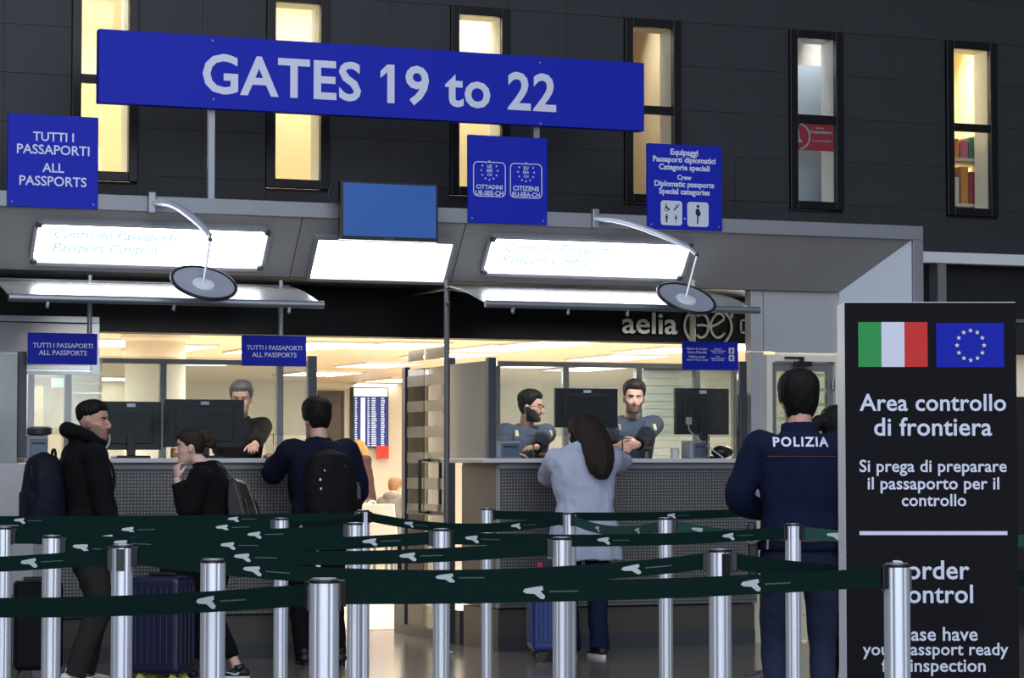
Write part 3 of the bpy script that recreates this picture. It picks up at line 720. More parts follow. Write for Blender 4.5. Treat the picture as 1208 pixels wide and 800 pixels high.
# glass screens on the desks
def screen(name, label, xs, yt, v, mullw=.06):
    pts = [AT(x, 500, v).x for x in xs]
    o = thing(name, label, 'glass screen', (pts[0], v, CT+.001)); zt = AT(xs[0], yt, v).z-CT
    ww = pts[-1]-pts[0]
    for u in (pts[0], pts[-1]): G().bx((u-pts[0]-mullw/2, -.03, 0), (u-pts[0]+mullw/2, .03, zt)).build('post', DARKMET if name != 'x' else ALU, o, bevel=.004)
    G().bx((mullw/2+.002, -.006, .16), (ww-mullw/2-.002, .006, zt-.02)).build('pane', GLASS, o)
    for f in (.15, .5, .85): G().bx((ww*f-.03, -.012, .0), (ww*f+.03, .012, .17)).build('glass_foot', GLASS, o)
    return o
screen('desk_glass', 'clear glass screen between grey posts on the left desk', (25, 367.5), 415, .12)
screen('desk_glass', 'clear glass screen between grey posts on the right desk', (579, 875), 422, .12)
# frosted side sheet on the right desk and the glass gate behind
a = AT(583, 540, .16); zt = AT(565, 428, .5).z
o = thing('side_glass', 'frosted side sheet on the left end of the right desk', 'glass screen', (D2a-.03, .17, CT+.001))
G().bx((0, 0, 0), (.012, .76, zt-CT)).build('pane', FROST, o)
hp = V3((D2a, 1.0, 0)); hz = AT(527, 428, 1.0).z
o = thing('glass_gate', 'open green tinted glass gate with a long square pull handle', 'gate', hp)
gl = ATU(478, 500, D2a).y-1.0
G().bx((-.03, -.03, 0), (.03, .03, hz+.04)).build('hinge_post', DARKMET, o, bevel=.003)
G().bx((-.02, gl-.05, .0), (.025, gl+.03, hz+.0)).build('leading_post', DARKMET, o, bevel=.003)
G().bx((-.006, .045, .08), (.006, gl*.55, hz-.02)).build('pane', GLASSG, o); G().bx((-.006, gl*.55+.01, .08), (.006, gl-.06, hz-.02)).build('pane', GLASSG, o)
for k_ in range(7):
    zz = .95+k_*.2
    for a_, b_ in ((.05, gl*.54), (gl*.56, gl-.07)): G().bx((-.0085, a_, zz), (-.0062, b_, zz+.085)).build('frosted_stripe', BANDF, o)
for z in (.35, 1.1, 2.0): G().box((0, .03, z), (.05, .06, .05)).build('hinge', ALU, o, bevel=.004)
z0, z1 = AT(490, 605, 1.3).z, AT(490, 543, 1.3).z; y0, y1 = gl*.42, gl*.88
G().tube([(-.01, y0, z0), (-.09, y0, z0), (-.09, y0, z1), (-.01, y0, z1)], .014, 8).build('pull_handle', BLACKP, o)
G().bx((-.012, .05, z0-.02), (.012, gl-.06, z0+.01)).build('cross_rail', DARKMET, o)
G().bx((-.03, .03, .0), (.03, gl, .08)).build('bottom_rail', DARKMET, o)
# low wall behind the gate with plinth, seen under the belts
# back partitions of both desks
PV = 2.42
def partition(label, xs, y, extra=None):
    P = [AT(x, 480, PV).x for x in xs]; zt = AT(xs[-1], y, PV).z
    o = thing('booth_partition', label, 'partition', (P[0], PV, .0))
    for u in P: G().bx((u-P[0]-.025, -.02, 0), (u-P[0]+.025, .04, zt)).build('upright', ALU, o, bevel=.003)
    G().bx((0, -.02, zt), (P[-1]-P[0], .04, zt+.04)).build('top_rail', ALU, o)
    G().bx((0, -.02, .9), (P[-1]-P[0], .04, .95)).build('cross_rail', ALU, o)
    for i in range(len(P)-1):
        G().bx((P[i]-P[0]+.026, 0, .95), (P[i+1]-P[0]-.026, .008, zt)).build('pane', GLASSG, o)
        G().bx((P[i]-P[0]+.026, 0, .0), (P[i+1]-P[0]-.026, .02, .9)).build('lower_panel', GREYP, o)
    return o
partition('aluminium and glass partition behind the two officers of the right desk', (586, 667, 753, 822, 868), 436)
b0, b1 = AT(758, 480, PV+.061).x, AT(818, 480, PV+.061).x
blind('window_blind', b0, b1, PV+.061, 1.35, AT(790, 437, PV).z, 12, SLATG, 'pale green slatted blind beside the bareheaded officer', .12, .90)
b0, b1 = AT(826, 480, PV+.061).x, AT(866, 480, PV+.061).x
blind('window_blind', b0, b1, PV+.061, 1.35, AT(850, 437, PV).z, 10, SLAT, 'cream slatted blind behind the right monitor of the right desk', .12, .9)
partition('glass partition behind the grey haired officer of the left desk', (36, 80, 192, 330, 366), 432)
b0, b1 = AT(84, 480, PV+.061).x, AT(120, 480, PV+.061).x
blind('window_blind', b0, b1, PV+.061, 1.35, AT(100, 428, PV).z, 10, SLAT, 'cream slatted blind behind the hooded man at the left desk', .12, .85)
a, b = AT(31, 455, 4.2), AT(51, 505, 4.2)
tag(G().bx((a.x, 4.2, 0), (b.x, 4.24, a.z)).build('cream_locker', mat('cream_locker', (224, 208, 166), .6, 0, .04)), 'tall cream locker seen through the left desk glass', 'locker')
a, b = AT(62, 446, 3.9), AT(77, 457, 3.9)
o = thing('exit_sign', 'small pale green lit exit sign seen through the left desk glass', 'sign', (a.x, 3.9, b.z)); W = b.x-a.x; H = a.z-b.z
G().bx((0, 0, 0), (W, .04, H)).build('casing', emitmat('exit_green', (176, 226, 190), .9), o); text('EXIT', o, W/2, H/2, W*.7, mat('exit_white', (250, 255, 250), .5, 0, 0, emit=.9), y=-.0005, bold=.03)
G().cyl((W/2, .02, H), (W/2, .02, SZ-b.z), .008, 8).build('hanger', ALU, o)

# ---------------------------------------------------------------- things on the desks
def monitor(x0, y0, x1, y1, v, label, tilt=0, yaw=0):
    a, b = AT(x0, y0, v), AT(x1, y1, v); W, H = b.x-a.x, a.z-b.z
    o = thing('monitor', label, 'monitor', ((a.x+b.x)/2, v, CT+.001), yaw)
    hz = b.z-CT
    h = bpy.data.objects.new('display', None); COL.objects.link(h); h.parent = o; h.location = (0, 0, hz); h.rotation_euler = (radians(tilt), 0, 0)
    q = G(); q.bx((-W/2, 0, 0), (W/2, .03, H)); q.build('casing', BLACKP, h, bevel=.005)
    G().bx((-W*.36, -.012, H*.12), (W*.36, -.001, H*.86)).build('back_bulge', BLACKP, h, bevel=.008)
    G().bx((-W*.33, -.016, H*.80), (W*.33, -.0125, H*.815)).build('vent', DARKMET, h)
    G().bx((-.03, -.014, H*.885), (.03, -.001, H*.955)).build('badge', SIGNWHITE, h)
    G().prism(disc(0, H*.45, .07, 20), -.02, -.0125).build('mount_plate', BLACKP, h)
    q = G(); q.bx((-.03, -.03, .018), (.03, -.003, hz+H*.4)); q.build('stand', BLACKP, o, bevel=.003)
    G().bx((-.12, -.1, 0), (.12, .1, .018)).build('foot', BLACKP, o, bevel=.006)
    return o
monitor(118, 473.5, 190, 531, .48, 'black monitor on the left desk, between the hooded man and the ponytailed woman')
monitor(194, 471, 288, 528, .40, 'wide black monitor on the left desk in front of the grey haired officer')
monitor(655, 458, 729, 505, .44, 'black monitor between the two officers at the right desk')
m4_ = monitor(795, 458, 862, 513, .44, 'black monitor at the right end of the right desk', 0, .1)
def cable(name, pts, label, m):
    o = G().tube(pts, .006, 8, smooth=2).build(name, m, smooth=True); return tag(o, label, 'cable')
WCAB = mat('white_cable', (206, 206, 204), .5, 0, 0)
for pl, lab in ((((812, 500), (813, 509), (830, 523), (853, 534)), 'white cable of the right monitor on the right desk'), (((129, 512), (130, 520), (126, 528), (117, 535)), 'white cable behind the chin of the hooded man'), (((219, 518), (220, 528), (227, 534), (233, 537)), 'white cable of the wide monitor by the ponytailed woman')):
    p = [AT(x, y, .30) for x, y in pl]
    p[-1] = V3((p[-1].x, p[-1].y, CT+.006)); cable('white_cable', p, lab, WCAB)
    if 'chin' in lab: continue
    q = tag(G().bx((p[0].x-.02, .275, p[0].z-.005), (p[0].x+.02, .305, p[0].z+.05)).build('cable_plug', WCAB, bevel=.004), 'white plug of the '+lab.replace('white ', '')[:200], 'plug')
def reader(x0, x1, y0, v, label):
    a, b = AT(x0, y0, v), AT(x1, y0, v); W = b.x-a.x; H = a.z-CT
    o = thing('passport_reader', label, 'scanner', (a.x, v, CT+.001))
    G().bx((0, 0, 0), (W, .16, H)).build('case', mat('pale_grey_plastic', (150, 156, 166), .45, 0, .05), o, bevel=.01)
    G().bx((W*.2, -.012, H*.1), (W*.95, -.001, H*.85)).build('front_door', mat('smoky_blue_plastic', (86, 98, 118), .25, 0, .08), o, bevel=.008)
    G().bx((W*.3, -.016, H*.62), (W*.85, -.0125, H*.7)).build('slot', BLACKP, o)
    return o
reader(30, 57, 514, .16, 'grey passport reader at the left end of the left desk')
reader(585, 614, 520, .16, 'grey passport reader at the left end of the right desk')
reader(814, 834, 520, .2, 'grey passport reader below the right monitor of the right desk')
p = AT(43, 512, .24); tag(G().lathe([(.06, 0), (.085, .01), (.085, .045), (.07, .06), (.001, .062)], n=24).build('black_hat', BLACKP, loc=(p.x+.02, .24, AT(43, 514, .16).z+.002), smooth=True), 'black hat lying on the passport reader of the left desk', 'hat')
p = AT(852, 515, .35); tag(G().ball((0, 0, .05), (.09, .07, .05), 14).build('black_hat', BLACKP, loc=(p.x, .35, CT+.002), smooth=True), 'black hat on the right desk under the right monitor', 'hat')
p = AT(350, 522, .2); tag(G().bx((-.07, 0, 0), (.07, .1, .09)).build('card_box', mat('pale_grey_plastic', (150, 156, 166), .45, 0, .05), loc=(p.x, .2, CT+.002), bevel=.006), 'grey box at the shoulder of the student on the left desk', 'box')
p = AT(796, 524, .2); tag(G().lathe([(.03, 0), (.035, .07), (.03, .075), (.001, .075)], n=20).build('plastic_cup', mat('pale_cup', (206, 208, 206), .4, 0, .02), loc=(p.x, .2, CT+.002), smooth=True), 'pale cup beside the hands of the bareheaded officer', 'cup')
p = AT(711, 510, .2); tag(G().lathe([(.022, 0), (.022, .12), (.018, .125), (.001, .125)], n=16).build('pen_pot', mat('pale_grey_plastic', (150, 156, 166), .45, 0, .05), loc=(p.x, .2, CT+.002), smooth=True), 'small grey pot beside the long haired woman on the right desk', 'pot')
a = AT(213, 531, .2)
for dx, c, lab in ((0, (206, 120, 50), 'orange'), (.08, (176, 92, 50), 'rust coloured')):
    tag(G().bx((0, 0, 0), (.065, .05, .07)).build('snack_box', mat('snack_'+lab.split()[0], c, .5, 0, .3, 30), loc=(a.x-.06+dx, .2, CT+.002), bevel=.006), lab+' small carton on the left desk beside the face of the ponytailed woman', 'carton')

# things in the upper windows
a, b = AT(943, 147, WV+.1), AT(995, 177.5, WV+.1)
o = thing('red_banner', 'red Congratulations banner hung in the fifth upper window', 'banner', (WU0+WP*4+.068, WV+.004, AT(968, 178, WV).z)); W = WW-.136; H = a.z-b.z+.0
H = AT(968, 146, WV).z-o.location.z
G().bx((0, 0, 0), (W, .004, H)).build('sheet', mat('banner_red', (206, 52, 58), .6, 0, .08), o)
text('Congratulations', o, W*.66, H*.68, W*.60, SIGNWHITE, bold=.03); text('on your achievement', o, W*.68, H*.36, W*.5, SIGNWHITE, bold=.02); text('well done', o, W*.62, H*.84, W*.22, SIGNWHITE, bold=.02)
q = G()
for k in range(9):
    a0, a1 = radians(-80+160*k/9), radians(-80+160*(k+1)/9); r0, r1 = H*.44, H*.5
    q.prism([(W*.06+r1*cos(a0), H*.5+r1*sin(a0)), (W*.06+r1*cos(a1), H*.5+r1*sin(a1)), (W*.06+r0*cos(a1), H*.5+r0*sin(a1)), (W*.06+r0*cos(a0), H*.5+r0*sin(a0))], -.0015, 0)
q.prism([(W*.0, H*.25), (W*.18, H*.3), (W*.1, H*.42), (W*.08, H*.75), (0, H*.8)], -.0015, 0)
q.build('banner_emblem', SIGNWHITE, o)
# pale blind / cloth behind window five
uu = WU0+WP*4
tag(G().bx((uu+.14, WV+.5, 3.09), (uu+WW+.35, WV+.53, 4.62)).build('white_board', mat('pale_blue_board', (188, 194, 204), .6, 0, .04)), 'pale upright board behind the fifth upper window', 'board')
# shelf with boxes behind window six
uu = WU0+WP*5
sh = thing('office_shelf', 'cream shelf loaded with coloured boxes behind the sixth upper window', 'shelf', (uu+.10, WV+.25, 3.081))
q = G()
for z in (.02, .40, .78): q.bx((0, 0, z), (1.15, .4, z+.025))
for x in (0, .55, 1.13): q.bx((x, 0, 0), (x+.02, .4, .80))
q.build('rack', mat('cream_rack', (214, 206, 190), .5, 0, .03), sh)
cols = [((186, 62, 78), 'dark red'), ((222, 206, 196), 'pale'), ((70, 140, 110), 'green'), ((216, 140, 50), 'orange'), ((102, 96, 100), 'grey'), ((210, 106, 118), 'pink')]
k = 0
for lev, z in (('bottom', .046), ('middle', .426), ('top', .806)):
    x = .03
    for i in range(6):
        wd = (.07, .062, .07, .055, .07, .066)[i]; c, cn = cols[(k*5+i*2+len(lev)+i//3) % 6]; hh = (.25, .29, .33, .22, .31, .27)[(i+k*2) % 6]
        if lev == 'top': hh *= .6
        tag(G().bx((0, 0, 0), (wd, .3, hh)).build('storage_box', mat('box_'+cn, c, .6, 0, .25, 12), loc=(uu+x+.12, WV+.27, 3.081+z), bevel=.003), '%s narrow box, %s along the %s shelf behind the sixth upper window' % (cn, ('first', 'second', 'third', 'fourth', 'fifth', 'sixth')[i], lev), 'box', 'boxes on the office shelf')
        x += .082
    k += 1

# vents on the office ceilings behind windows two, four and six
for n, (wi, y, v) in enumerate(((2, 31, 2.6), (4, 60, 3.2), (6, 82, 3.4))):
    x = {2: 372, 4: 786, 6: 1150}[wi]; p = LV(x, y, 5.295)
    if WV+.35 < p.y < WV+.3+{2: 1.3, 4: 3.2, 6: 3.4}[wi]:
        o = thing('ceiling_vent', 'square ceiling vent behind upper window %s' % {2: 'two', 4: 'four', 6: 'six'}[wi], 'vent', (p.x, p.y, 5.298))
        q = G(); q.bx((-.16, -.16, -.02), (.16, -.13, 0)); q.bx((-.16, .13, -.02), (.16, .16, 0)); q.bx((-.16, -.13, -.02), (-.13, .13, 0)); q.bx((.13, -.13, -.02), (.16, .13, 0)); q.build('frame', GREYP, o)
        me = G().bx((-.13, -.01, -.015), (.13, .01, -.003)).mesh('slat', DARKMET)
        for k in range(6): link(me, 'slat', o, (0, -.1+.04*k, 0), (.5, 0, 0))

# ================================================================== TOTEM
TZ = 7.6
o = thing('border_control_totem', 'tall black border control sign with the Italian and European flags', 'sign', HX(1098.5, TZ), -TH)
k = TZ/FPX
def tx(x): return (x-1098.5)*k
def tz(y): return CZ+(545-y)*k
TW = 203*k; TT = tz(356)
TB = mat('totem_black', (22, 22, 27), .8, 0, .06, 3, spec=.12)
G().bx((-TW/2, 0, .03), (TW/2, .17, TT)).build('body', mat('totem_white_edge', (236, 240, 248), .4, 0, .02), o, bevel=.003)
G().bx((-TW/2+.001, -.006, .03), (TW/2-.001, -.0005, TT-.002)).build('face', TB, o)
G().bx((-TW/2-.08, -.1, 0), (TW/2+.08, .28, .029)).build('base_plate', DARKMET, o, bevel=.004)
for i, c in enumerate(((60, 150, 84), (214, 216, 232), (206, 60, 60))):
    x0 = 1013+27.3*i; G().bx((tx(x0), -.0085, tz(433)), (tx(x0+27.2), -.0062, tz(380))).build('flag_band', mat('flag_%d' % i, c, .7, 0, .02, spec=.1), o)
G().bx((tx(1105), -.0085, tz(433.5)), (tx(1185), -.0062, tz(381))).build('flag_field', mat('flag_blue', (30, 42, 170), .7, 0, .03, spec=.1), o)
q = G()
for j in range(12): q.prism(star(tx(1145.5)+.0405*sin(j*pi/6), tz(407.5)+.0445*cos(j*pi/6), .0075), -.010, -.0087)
q.build('flag_stars', mat('flag_star', (226, 222, 190), .5, 0, 0), o)
for s, x0, x1, y in (('Area controllo', 1014, 1187, 475), ('di frontiera', 1031, 1170, 503.5), ('Si prega di preparare', 1013.5, 1187, 552), ('il passaporto per il', 1023, 1178, 572.5), ('controllo', 1063, 1139, 590), ('Border', 1052, 1142, 672), ('Control', 1048, 1146, 700), ('Please have', 1046, 1151, 747), ('your passport ready', 1016, 1187, 767), ('for inspection', 1038, 1160, 786)):
    asc, desc = ('d' in s or 'l' in s or 'B' in s or 'C' in s), any(c in s for c in 'gpy')
    text(s, o, tx((x0+x1)/2), tz(y), (x1-x0)*k, SIGNWHITE, y=-.0062, bold=.0145, spacing=1.02)
G().bx((tx(1013), -.0085, tz(631)), (tx(1187), -.0062, tz(626.5))).build('divider', SIGNWHITE, o)

# ================================================================== QUEUE POSTS AND BELTS
PH = 1.08
CHROME = mat('chrome_base', (180, 182, 186), .18, 1, .05)
def flute(r, n=48):
    return [(r*(1-.07*max(0, cos(6*2*pi*j/n))**6)*cos(2*pi*j/n), r*(1-.07*max(0, cos(6*2*pi*j/n))**6)*sin(2*pi*j/n)) for j in range(n)]
fr = flute(.036)
pole_me = G().loft([[V3((x, y, z)) for x, y in fr] for z in (.03, PH-.008)]).mesh('pole', STEEL)
pole_me.polygons.foreach_set('use_smooth', [True]*len(pole_me.polygons)); pole_me.set_sharp_from_angle(angle=radians(40))
cap_me = G().lathe([(.0365, PH-.009), (.037, PH-.002), (.034, PH), (.001, PH)], n=28).mesh('cap', BLACKP)
lid_me = G().lathe([(.031, PH), (.03, PH+.003), (.001, PH+.003)], n=24).mesh('lid', ALU)
base_me = G().lathe([(.17, 0), (.17, .008), (.16, .014), (.06, .03), (.045, .045), (.001, .045)], n=40).mesh('base', CHROME)
base_me.polygons.foreach_set('use_smooth', [True]*len(base_me.polygons)); base_me.set_sharp_from_angle(angle=radians(40))
slot = G(); slot.bx((-.013, -.044, PH-.085), (.013, -.030, PH-.012)); slot.bx((-.009, -.048, PH-.08), (.009, -.044, PH-.02)); slot_me = slot.mesh('belt_slot', BLACKP)
q = G(); q.bx((-.008, -.040, PH-.075), (.008, -.030, PH-.014)); clip_me = q.mesh('belt_slot', BLACKP)
POSTS = {}
def post(key, x, ytop, label, slots=(0, 180), rot=0, Z=None, xoff=0):
    Z = Z or 840/(ytop-545)
    p = HX(x, Z); o = thing('queue_post', label, 'post', p, rot-TH, 'queue posts')
    link(pole_me, 'pole', o); link(cap_me, 'cap', o); link(lid_me, 'lid', o); link(base_me, 'base', o)
    for s in slots:
        # slots sit where the belts leave the head
        link(slot_me if key in ('B1', 'B2') else clip_me, 'belt_slot', o, None, (0, 0, radians(s)))
    POSTS[key] = p; return p
post('F1', 383, 683, 'biggest silver queue post, holding the nearest belt left of the centre', (90, 270))
post('F2', 1057, 665, 'silver queue post in front of the black totem', (270, 90))
post('F0', -560, 650, 'silver queue post outside the frame at the left end of the nearest belt', (90,), Z=8)
post('B1', 145, 643, 'silver queue post with black belt heads before the dark blue suitcase', (90, 270, 0))
post('B2', 849, 648, 'silver queue post with two black belt heads right of the centre', (90, 270, 25))
post('B0', -420, 640, 'silver queue post outside the frame, left end of the second belt', (90,), Z=9.2)
post('B3', 1420, 640, 'silver queue post outside the frame, right end of the second belt', (270,), Z=7.9)
post('A1', 252, 660, 'silver queue post before the legs of the ponytailed woman', ())
post('D0', 62, 632, 'silver queue post before the black suitcase at the left', (90,))
post('D1', 663, 634, 'silver queue post before the jeans of the long haired woman', (270,))
post('C0', 5, 622, 'silver queue post cut by the left picture edge', (90,))
post('C1', 521, 624, 'silver queue post before the open glass gate', (90, 270))
post('C2', 935, 618, 'silver queue post before the legs of the policeman', (90, 270))
post('C3', 1300, 622, 'silver queue post outside the frame, right end of the third belt', (270,), Z=10.8)
post('E1', 332, 611.5, 'thin silver queue post between the ponytailed woman and the student', (90, 270))
post('E2', 429, 602, 'thin silver queue post half hidden behind a wider one, left of the passage', (90, 270))
post('H1', 419, 617, 'wider silver queue post of the close pair left of the passage', (270,))
post('E3', 672, 605, 'thin silver queue post behind a wider one at the long haired woman', (90, 270))
post('E4', 785, 611, 'thin silver queue post before the right half of the right desk', (90, 270))
post('E5', 1060, 630, 'silver queue post hidden behind the black totem', (270,), Z=12.75)
post('G1', 574, 600, 'thinnest silver queue post at the left corner of the right desk', (90,))
post('G2', 907, 597, 'silver queue post with bright round base behind the policeman', (270,), Z=16.3)
post('E0', -330, 610, 'silver queue post outside the frame, left end of the fourth belt', (90,), Z=12.2)
post('H0', -300, 612, 'silver queue post outside the frame, left end of the fifth belt', (90,), Z=11.6)
post('I0', -300, 604, 'silver queue post outside the frame, left end of the farthest left belt', (90,), Z=14.6)
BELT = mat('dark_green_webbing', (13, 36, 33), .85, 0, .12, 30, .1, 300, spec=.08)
BELT_LIT = mat('lit_green_webbing', (44, 78, 72), .85, 0, .12, 30, .1, 300, spec=.08)  # same webbing; light on the belts turned towards it is painted in
EMB = mat('belt_white_print', (190, 196, 200), .6, 0, .05)
EMBD = mat('belt_grey_print', (66, 84, 84), .6, 0, .05)
def belt(a, b, sag, label, xs=(), m=None, cz=1.042, flip=False, ends=True):
    A, B = POSTS[a], POSTS[b]; d = (B-A); L = d.length; d.normalize(); nrm = V3((d.y, -d.x, 0))
    if nrm.dot(CAM-A) < 0: nrm = -nrm
    o = thing('barrier_belt', label, 'belt', (A.x, A.y, 0), 0, 'barrier belts')
    n = 28; h = .026
    def at(t): return d*(.045+(L-.09)*t)+V3((0, 0, cz-sag*4*t*(1-t)))
    rings = []
    for i in range(n+1):
        c = at(i/n); rings.append([c+nrm*.001+V3((0, 0, h)), c-nrm*.001+V3((0, 0, h)), c-nrm*.001-V3((0, 0, h)), c+nrm*.001-V3((0, 0, h))])
    G().loft(rings).build('webbing', m or BELT, o)
    if ends:
        for t, sgn in ((0, 1), (1, -1)):
            c = at(t); q = G(); q.tube([c, c+d*sgn*.03], .001, 4)
            e = G(); M = Matrix((d, nrm, V3((0, 0, 1)))).transposed(); e.box(c+d*sgn*.0, (.022, .02, .064), M); e.build('belt_clip', BLACKP, o, bevel=.003)
    sp = d.dot(RT)
    for x in xs:                        # printed emblems at their places along the belt
        r = ray(x, 545); den = d.x*r.y-d.y*r.x
        t_ = ((CAM.x-A.x)*r.y-(CAM.y-A.y)*r.x)/den
        t = (t_-.045)/(L-.09)
        if not .02 < t < .98: continue
        c = at(t)+nrm*.0016; dd = (at(t+.01)-at(t-.01)).normalized()*(1 if sp > 0 else -1)
        up = V3((0, 0, 1)); s = .033
        shp = [(-1.05, .05), (-.85, .28), (.1, .42), (.72, .48), (.78, .16), (.55, .05), (.95, -.38), (.85, -.62), (.55, -.6), (.0, -.18), (-.75, -.12)]
        pts = [c+dd*(p[0]*s)+up*(p[1]*s*.9) for p in shp]; N = len(pts)
        q = G(); q.add(pts+[p+nrm*.0006 for p in pts], [tuple(range(N)), tuple(range(2*N-1, N-1, -1))]+[(i, (i+1) % N, (i+1) % N+N, i+N) for i in range(N)])
        q.build('printed_emblem', EMB, o)
        q = G(); c2 = c+dd*s*1.35
        q.add([c2+up*.002, c2+dd*s*2.6+up*.002, c2+dd*s*2.6-up*.002, c2-up*.002, c2+up*.002+nrm*.0005, c2+dd*s*2.6+up*.002+nrm*.0005, c2+dd*s*2.6-up*.002+nrm*.0005, c2-up*.002+nrm*.0005], [(0, 1, 2, 3), (4, 5, 6, 7), (0, 1, 5, 4), (1, 2, 6, 5), (2, 3, 7, 6), (3, 0, 4, 7)])
        q.build('printed_line', EMBD, o)
    return o
belt('F0', 'F1', .075, 'nearest dark green belt, stretch left of the biggest post', (245,))
belt('F1', 'F2', .012, 'nearest dark green belt, stretch right of the biggest post', (630, 885), cz=1.045)
belt('B0', 'B1', .045, 'second dark green belt, stretch left of the blue suitcase', (36,))
belt('B1', 'B2', .062, 'second dark green belt, long stretch between black headed posts', (299, 526, 745))
belt('B2', 'B3', .05, 'second dark green belt, stretch passing behind the totem', ())
belt('D0', 'D1', .042, 'dark green belt from the left suitcase to the jeans', (97, 287, 482))
belt('C0', 'C1', .035, 'dark green belt from the left edge to the gate post', (144, 270, 437))
belt('C1', 'C2', .022, 'dark green belt from the gate post to the policeman', (557, 712, 859))
belt('C2', 'C3', .03, 'dark green belt passing right from the policeman', (983,), BELT_LIT)
belt('E0', 'E1', .02, 'upper dark green belt behind the left post', (152, 263))
belt('E1', 'E2', .03, 'short dark green belt before the student', (355,))
belt('E2', 'E3', .055, 'far dark green belt across the passage', (483, 609))
belt('E3', 'E4', .045, 'dark green belt painted as lit across the pale jacket', (705, 752), BELT_LIT)
belt('E4', 'E5', .06, 'dark green belt painted as lit across the right desk', (823,), BELT_LIT)
belt('H0', 'H1', .03, 'dark green belt ending at the wider passage post', (127, 301))
belt('I0', 'E2', .02, 'topmost dark green belt at the left', (24, 276))
belt('G1', 'G2', .02, 'farthest dark green belt along the right desk', (792,))

# ================================================================== LUGGAGE
def suitcase(label, x, Z, W, D, H, m, rz, ribs=True, wheel=BLACKP, handle=.0, trim=None):
    o = thing('suitcase', label, 'suitcase', HX(x, Z), rz)
    G().bx((-W/2, -D/2, .07), (W/2, D/2, H)).build('shell', m, o, bevel=.035, seg=4)
    if ribs:
        rm = G().bx((-.012, -.006, .13), (.012, .006, H-.06)).mesh('rib', m)
        for i in range(7):
            for s in (-1, 1): link(rm, 'rib', o, (-W*.38+W*.76*i/6, s*D/2, 0), bevel=.004)
        if True:
            rm = G().bx((-.006, -.012, .13), (.006, .012, H-.06)).mesh('rib', m)
            for i in range(4):
                for s in (-1, 1): link(rm, 'rib', o, (s*W/2, -D*.33+D*.66*i/3, 0), bevel=.004)
    q = G(); frame_rr(q, 0, (H+.07)/2, W+.006, H-.066, .045, .012, -.008, .008); q.build('zip_band', trim or BLACKP, o)
    me = G().tube([(0, -.012, .032), (0, .012, .032)], .032, 18).mesh('wheel', wheel); fk = G().bx((-.012, -.02, .035), (.012, .02, .085)).mesh('fork', wheel)
    for sx in (-1, 1):
        for sy in (-1, 1):
            wv = link(me, 'wheel', o, (sx*(W/2-.06), sy*(D/2-.05), 0)); link(fk, 'fork', wv)
    G().bx((-.09, -.015, H+.001), (.09, .015, H+.025)).build('handle', BLACKP, o, bevel=.008)
    if handle:
        q = G(); q.tube([(-.09, -D/2+.04, H-.1), (-.09, -D/2+.04, H+handle), (.09, -D/2+.04, H+handle), (.09, -D/2+.04, H-.1)], .01, 8); q.build('trolley_handle', DARKMET, o)
    return o
NAVYS = mat('navy_hard_shell', (24, 28, 58), .35, 0, .12)
suitcase('black suitcase with pale piping standing at the left edge behind a post', 46, 15.9, .30, .24, .62, mat('black_soft_shell', (9, 9, 11), .7, 0, .1, spec=.2), -TH+.25, False, trim=mat('pale_piping', (150, 154, 166), .5, 0, 0))
suitcase('dark blue ribbed suitcase with yellow wheels beside the ponytailed woman', 193, 15.6, .34, .24, .66, NAVYS, -TH-.35, True, mat('yellow_wheel', (214, 214, 90), .4, 0, .1))
suitcase('black suitcase tucked behind the yellow wheeled one', 218, 16.85, .30, .24, .68, mat('black_soft_shell', (9, 9, 11), .7, 0, .1, spec=.2), -TH)
suitcase('blue suitcase standing left of the long haired woman', 645, 17.5, .24, .36, .62, mat('blue_hard_shell', (40, 56, 120), .35, 0, .12), -TH+.1, True)

# ================================================================== PEOPLE
def vox(g, name, mats, size, smooth=2, parent=None, folds=None):
    me = g.mesh(name, mats[:1]); o = bpy.data.objects.new('t', me)
    r = o.modifiers.new('r', 'REMESH'); r.mode = 'VOXEL'; r.voxel_size = size
    if smooth:
        s = o.modifiers.new('s', 'SMOOTH'); s.factor = .5; s.iterations = smooth
    out = evaluated(o); bpy.data.meshes.remove(me)
    out.name = name; out.materials.clear()
    for m in mats: out.materials.append(m)
    if folds:
        amp, fx, fz, sd = folds
        nn = [v.normal.copy() for v in out.vertices]; cc = [v.co.copy() for v in out.vertices]; new = []
        for c, nv in zip(cc, nn):
            q = noise.noise(V3((c.x*fx+sd, c.y*fx-sd, c.z*fz)))+.45*noise.noise(V3((c.x*fx*2.3, c.y*fx*2.3+sd, c.z*fz*2.6)))
            if amp > .0045: q += .9*(.35-abs(noise.noise(V3((c.x*fx*.9+c.z*3-sd, c.y*fx*.9+sd, c.z*fz*1.3+c.x*4)))))*1.4
            new += list(c+nv*(q*amp))
        out.vertices.foreach_set('co', new); out.update()
    out.polygons.foreach_set('use_smooth', [True]*len(out.polygons))
    return link(out, name, parent)

